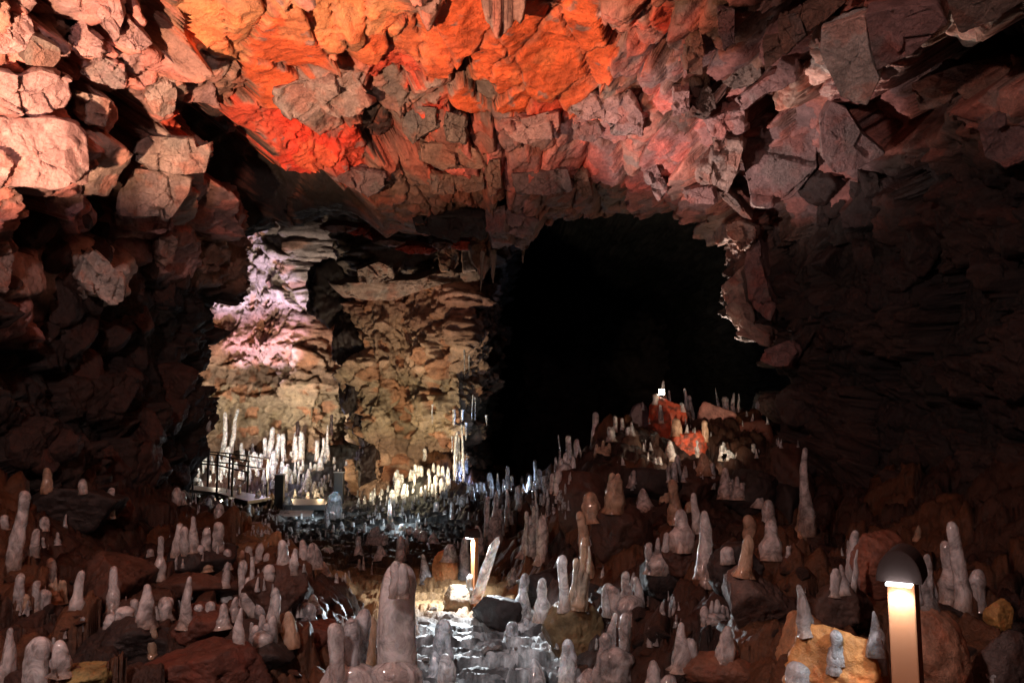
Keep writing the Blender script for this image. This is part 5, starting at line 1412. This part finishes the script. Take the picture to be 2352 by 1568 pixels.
def light_at(px, py, d, power, color, r=.04): return point('ground_light', W(px, py, d), power, color, r)
light_at(448, 1150, 17.6, 9, (1, .93, .8))
light_at(620, 1030, 19.3, 26, (.80, .70, 1))
light_at(668, 1120, 17.6, 14, (1, .72, .40))
light_at(735, 1120, 17.4, 14, (1, .66, .36))
light_at(500, 1090, 19.2, 8, (1, .85, .65))
light_at(935, 1080, 15.2, 10, (1, .86, .55))
light_at(1065, 1090, 15.8, 7, (.45, .55, 1))
light_at(1075, 960, 15.8, 3, (.4, .6, 1))
light_at(1190, 1120, 14.5, 22, (.60, .75, 1))
light_at(900, 1165, 12.5, 22, (.80, .92, 1))  # unseen cool fill, added to brighten the far middle floor
light_at(760, 1140, 14.0, 45, (.80, .92, 1))  # another added fill for the far middle floor, no lamp there
# light behind the right corner of the black hollow
spot('corner_light', W(1480, 1000, 11.6), W(1700, 720, 9.0), 1600, (1, .72, .58), 26, .6, .04)
spot('ridge_fill', (-1.1, 6.4, .95), W(1720, 240, 7.0), 950, (1, .74, .68), 42, 1.0, .04)  # unseen spot added to brighten the ridge crest and pale slab

# ---------------------------------------------------------------- far rocks, ledges, icicles
FB = [
 ([(770,650),(900,645),(960,642),(1000,628),(1060,622),(1122,622),(1118,640),(1010,652),(960,668),(900,690),(830,688),(790,668)], 15.6,'T',.4,'long pale ledge of rock above the bright wall right of the buttress',(.0,-.3)),
 ([(1080,520),(1120,510),(1130,600),(1110,640),(1085,600)], 10.2,'B',.3,'dark hanging block at the top right corner of the bright wall',(0,0)),
 ([(820,620),(870,600),(900,612),(905,640),(860,655),(825,650)], 14.8,'T',.3,'knobbly pale rock at the left end of the long ledge',(0,-.2)),
 ([(1000,560),(1040,550),(1055,590),(1040,625),(1015,620)], 14.5,'B',.3,'short brown pillar standing on the long ledge',(0,0)),
 ([(1060,560),(1090,562),(1092,620),(1064,622)], 14.4,'T',.25,'small square lit pillar at the right end of the ledge',(0,0)),
]
for o_, d_, cn, th_, lb, tl in FB:
    rock_block(o_, 0, cn, lb, depth=d_, thick=th_ * 2, tilt=tl, group='rocks of the far chamber')
for (bx, by, bd_, sx, sz, lb) in [(765, 680, 17.6, .62, .75, 'topmost and widest shade-black boulder of the far buttress'), (800, 790, 17.5, .40, .75, 'second shade-black boulder from the top of the far buttress'), (822, 890, 17.4, .36, .7, 'third shade-black boulder from the top of the far buttress'), (842, 985, 17.3, .34, .7, 'fourth shade-black boulder from the top of the far buttress'), (846, 1070, 17.2, .34, .6, 'lowest shade-black boulder of the far buttress')]:
    o = poly_rock('buttress_shade_rock', W(bx, by, bd_), (sx, .5, sz), int(bx), (.022, .014, .014), planes=16, noise=.12)  # near-black colour stands in for the shade of the unlit gap
    tag(o, lb, 'rock block', 'shade-black boulders of the far buttress')
# thin red broken ledges beyond the brow
rr_ = random.Random(11)
for i in range(9):
    x = 780 + i * 40 + rr_.uniform(-8, 8); y = [525, 530, 540, 556, 570, 580, 566, 560, 552][i] + rr_.uniform(-4, 4); ww = rr_.uniform(26, 46); hh = rr_.uniform(7, 13)
    pts = [(x - ww, y), (x - ww * .4, y - hh), (x + ww * .3, y - hh * .8), (x + ww, y - hh * .2), (x + ww * .6, y + hh * .7), (x - ww * .2, y + hh)]
    rock_block(pts, 0, 'R' if i % 3 else 'P', f"thin reddish rock shelf, {ORD[i]} from left, in the dark beyond the brow", depth=11.4 + .2 * (i % 3), thick=.5, tilt=(0, -.3), group='thin red rock shelves')

def hanging(px, pyt, pyb, wpx, d, mat, label, kind='f', name='icicle', cat='icicle', group='icicles at the dark corner'):
    a = W(px, pyt, d); b = W(px, pyb, d); h = (a - b).length; wd = wpx / FV * d
    SEEDC[0] += 3
    V, Q, T = stal_mesh(kind, h, wd, SEEDC[0], 14, 34, .8)
    V[:, 2] *= -1; V[:, 1] *= -1
    Q = Q[:, ::-1]; T = T[:, ::-1]
    o = mesh_poly(name, V, Q, T, mat, col=(np.full((len(V), 3), .2) * np.array([1, .75, .6])) if mat in (rock_block_mat,) else None)
    o.location = a
    tag(o, label, cat, group)
def K8(x, y): return x * .288 + 893.8, y * .288 + 771.5
IC = [(598,110,325,14,'b','longest blue-lit icicle at the dark edge of the bright wall','spire'),(638,150,305,12,'b','second blue-lit icicle just right of the longest one','spire'),
 (668,470,672,11,'b','thin blue icicle of a pair lower down in the dark','spire'),(686,488,672,11,'b','right icicle of the thin pair lower down in the dark','spire'),
 (775,630,715,22,'b','short isolated blue icicle furthest into the black hollow','tri'),(346,545,705,16,'w','lone pale icicle hanging before the bright wall','spire'),
 (515,585,720,26,'b','frozen bluish drip at the left of the icy corner','f'),(585,590,680,24,'b','frozen bluish drip at the right of the icy corner','f'),
 (612,690,830,22,'b','frozen bluish drip lower right on the icy corner','f'),(500,800,930,12,'b','thin frozen drip lower left on the icy corner','f')]
for x, yt, yb, wd_, mt, lb, kd in IC:
    a = K8(x, yt); b = K8(x, yb)
    hanging(a[0], a[1], b[1], wd_ * .288, 15.9, ICE[mt], lb, kd)
for k, (x, yb, yt, wd_) in enumerate([(545, 1010, 720, 34), (520, 930, 760, 24), (590, 900, 700, 24), (640, 1010, 900, 22), (470, 1180, 1040, 30), (575, 1130, 960, 46), (610, 1090, 930, 40), (545, 1150, 1000, 40)]):
    p = K8(x, yb); q_ = K8(x, yt)
    o, _ = place_ice('ice_column', p[0], p[1], q_[1], wd_ * .288, 'lump' if wd_ > 28 else 'f', 'b', 15.7 - .1 * k)
    tag(o, f"bluish column, {['tall one in the middle','second from left','right of the tall one','rightmost','leftmost and lowest','broad lower one','upper right broad one','lower middle one'][k]}, at the dark corner", 'ice column', 'frozen columns at the dark icy corner')
def K9(x, y): return x * .296 + 526.8, y * .296 + 489.2
for x, yt, yb, wd_, lb in [(1965,300,612,40,'longest pale rock fang hanging at the corner of the black hollow'),(2045,290,545,60,'thick rock fang right of the longest one'),(2275,225,392,42,'small rock fang hanging alone over the black hollow')]:
    a = K9(x, yt); b = K9(x, yb)
    hanging(a[0], a[1], b[1], wd_ * .296, 9.6, rock_block_mat, lb, 'tri', 'rock_fang', 'hanging rock', 'rock fangs at the hollow corner')

# ---------------------------------------------------------------- crowds of small ice pegs in the far chamber
CR = [
 # x0,x1,y0,y1 (base), height range px, width px, n, ice, place, depth or None
 ((430,560,1060,1110),(16,34),(6,12),34,'w','pale ice peg in the crowd behind the walkway','crowd behind the left walkway',None),
 ((560,700,1040,1115),(14,36),(6,13),36,'w','pale ice peg in the crowd under the purple light','crowd under the purple light',None),
 ((700,800,1060,1150),(12,28),(6,12),20,'p','pinkish ice peg at the foot of the buttress','crowd at the foot of the buttress',None),
 ((800,1050,1110,1160),(12,30),(5,10),44,'b','bluish ice peg in the crowd across the far middle','crowd across the far middle',None),
 ((1050,1300,1110,1175),(14,34),(6,12),34,'b','blue-lit ice peg in the crowd before the black hollow','crowd before the black hollow',None),
 ((560,960,1170,1230),(8,20),(7,14),34,'w','ice stub on the dim rubble beyond the boulders','ice stubs on the dim rubble',None),
]
for box, hr, wr, n, mt, lb, gp, dp in CR:
    protos = [stal_geo(rr_.choice(['f', 'f', 'cone', 'bottle']), .30, .09, 4000 + k, 9) for k in range(5)]
    pm_ = []
    for k, (V, Q, T) in enumerate(protos):
        o = mesh_poly('ice_peg', V, Q, T, ICE[mt]); pm_.append(o)
    for i in range(n):
        x = rr_.uniform(box[0], box[1]); y = rr_.uniform(box[2], box[3])
        h = surf_hit(x, y)
        if h is None or h.y > 22.5: continue
        p = pm_[i % 5]
        o = p if i < 5 else p.copy()
        if i >= 5: COL.objects.link(o)
        dd = h.y
        hh = rr_.uniform(*hr) / FV * dd; ww = rr_.uniform(*wr) / FV * dd
        o.location = h - Vector((0, 0, .03))
        o.scale = (ww / .09, ww / .09, hh / .30)
        o.rotation_euler.z = rr_.uniform(0, 6)
        u_ = (x - box[0]) / (box[1] - box[0])
        part = ['far left', 'left', 'middle', 'right', 'far right'][min(4, int(u_ * 5))]
        tl = ['short', 'medium', 'tall'][min(2, int((hh * FV / dd - hr[0]) / (hr[1] - hr[0]) * 3))]
        lab_ = f"{tl} {'slim' if ww * FV / dd < sum(wr) / 2 else 'broad'} {lb}, {part} part"
        if len(lab_.split()) > 16: print('LONG', lab_)
        tag(o, lab_, 'ice stalagmite', gp)

# ---------------------------------------------------------------- loose angular rubble between the boulders
stone_protos = {}
for kind, colr in (('dark', (.03, .018, .014)), ('brown', (.075, .034, .018)), ('grey', (.20, .185, .17))):
    stone_protos[kind] = [poly_rock('stone', (0, 0, -5), (1, rr_.uniform(.7, 1), rr_.uniform(.5, .8)), 900 + 31 * k + len(kind), colr, planes=11, noise=.09, sub=4) for k in range(3)]
used_ = {}
SR = [((0,960,1280,1560),20,(18,46),'dark','sharp dark stone on the left floor'),((0,960,1280,1560),34,(14,40),'brown','reddish brown stone on the left floor'),
      ((1230,2340,1260,1560),46,(20,52),'dark','sharp dark stone on the right floor'),((1230,2340,1180,1560),34,(16,44),'brown','reddish brown stone on the right floor'),
      ((900,1250,1330,1520),26,(12,38),'grey','wet grey stone on the lit path')]
for box, n, wr, kd, lb in SR:
    for i in range(n):
        x = rr_.uniform(box[0], box[1]); y = rr_.uniform(box[2], box[3])
        h = ground_hit(x, y); hb = SCENE_BVH.ray_cast(EYE, ray(x, y).normalized())[0]
        if h is None or h.y > 12 or h.y < 3.0 or (hb is not None and hb.y < h.y + .3): continue
        p = rr_.choice(stone_protos[kd])
        if p.name in used_: o = p.copy(); COL.objects.link(o)
        else: o = p; used_[p.name] = 1
        ww = rr_.uniform(*wr) / FV * h.y * .55
        o.location = h + Vector((0, ww * .3, ww * .1)); o.scale = (ww, ww, ww * rr_.uniform(.6, 1))
        o.rotation_euler = (rr_.uniform(-.4, .4), rr_.uniform(-.4, .4), rr_.uniform(0, 6))
        u_ = (x - box[0]) / (box[1] - box[0]); v_ = (y - box[2]) / (box[3] - box[2])
        part = ['far left', 'left', 'middle', 'right', 'far right'][min(4, int(u_ * 5))]
        row = ['back', 'middle', 'front'][min(2, int(v_ * 3))]
        tag(o, f"{'small' if ww * FV / h.y * 2 < sum(wr) / 2 else 'larger'} {lb}, {part}, {row} row", 'stone', 'loose angular stones among the boulders')
for k in stone_protos:
    for p in stone_protos[k]:
        if p.name not in used_: bpy.data.objects.remove(p)

# carpets of small ice pegs nobody could count
def peg_carpet(name, regions, mat, seed, label_kind='stuff'):
    rs = random.Random(seed); parts = []
    geos = [stal_geo(rs.choice(['f', 'cone', 'tri', 'cone', 'bottle']), 1.0, .34, seed * 10 + k, 9) for k in range(9)]
    for (x0, x1, y0, y1, n, hmin, hmax, onb) in regions:
        for i in range(n):
            x = rs.uniform(x0, x1); y = rs.uniform(y0, y1)
            # cluster around a few drip points
            if rs.random() < .6 and i > 4: x, y = last[0] + rs.gauss(0, 14), last[1] + rs.gauss(0, 6)
            else: last = (x, y)
            h = surf_hit(x, y)
            if h is None or h.y > 20 or h.y < 3.5: continue
            hh = rs.uniform(hmin, hmax) / FV * h.y; ww = hh * rs.uniform(.8, 1.7)
            V, Q, T = rs.choice(geos)
            a = rs.uniform(0, 6.28); V = V.copy()
            V = V * np.array([ww, ww, hh]); ca, sa = math.cos(a), math.sin(a)
            V = np.stack([V[:, 0] * ca - V[:, 1] * sa, V[:, 0] * sa + V[:, 1] * ca, V[:, 2]], 1) + np.array(h) - np.array([0, 0, hh * .12])
            parts.append((V, Q, T))
    V, Q, T = join_parts(parts)
    o = mesh_poly(name, V, Q, T, mat)
    tag(o, kind='stuff')
    return o
a_ = peg_carpet('small_ice_pegs', [(0, 420, 1190, 1500, 30, 10, 34, 1), (420, 860, 1240, 1520, 40, 10, 34, 1), (1250, 1900, 1080, 1500, 60, 10, 38, 1), (1380, 1800, 950, 1100, 50, 8, 24, 1), (1900, 2350, 1250, 1520, 16, 12, 36, 1)], ICE['p'], 61)
tag(a_, 'many tiny pinkish ice pegs sprinkled between the larger stalagmites', 'ice pegs')
b_ = peg_carpet('small_ice_pegs', [(440, 800, 1080, 1190, 150, 7, 24, 1), (800, 1300, 1120, 1200, 130, 7, 26, 1), (560, 1060, 1190, 1260, 90, 6, 18, 1)], ICE['b'], 62)
tag(b_, 'many tiny bluish ice pegs carpeting the far chamber floor', 'ice pegs')
spot('path_fill', (-1.3, 3.2, 3.5), W(1125, 1470, 5.6), 330, (.82, .92, 1), 26, .6, .03)  # unseen spot under the ceiling, added to brighten the path
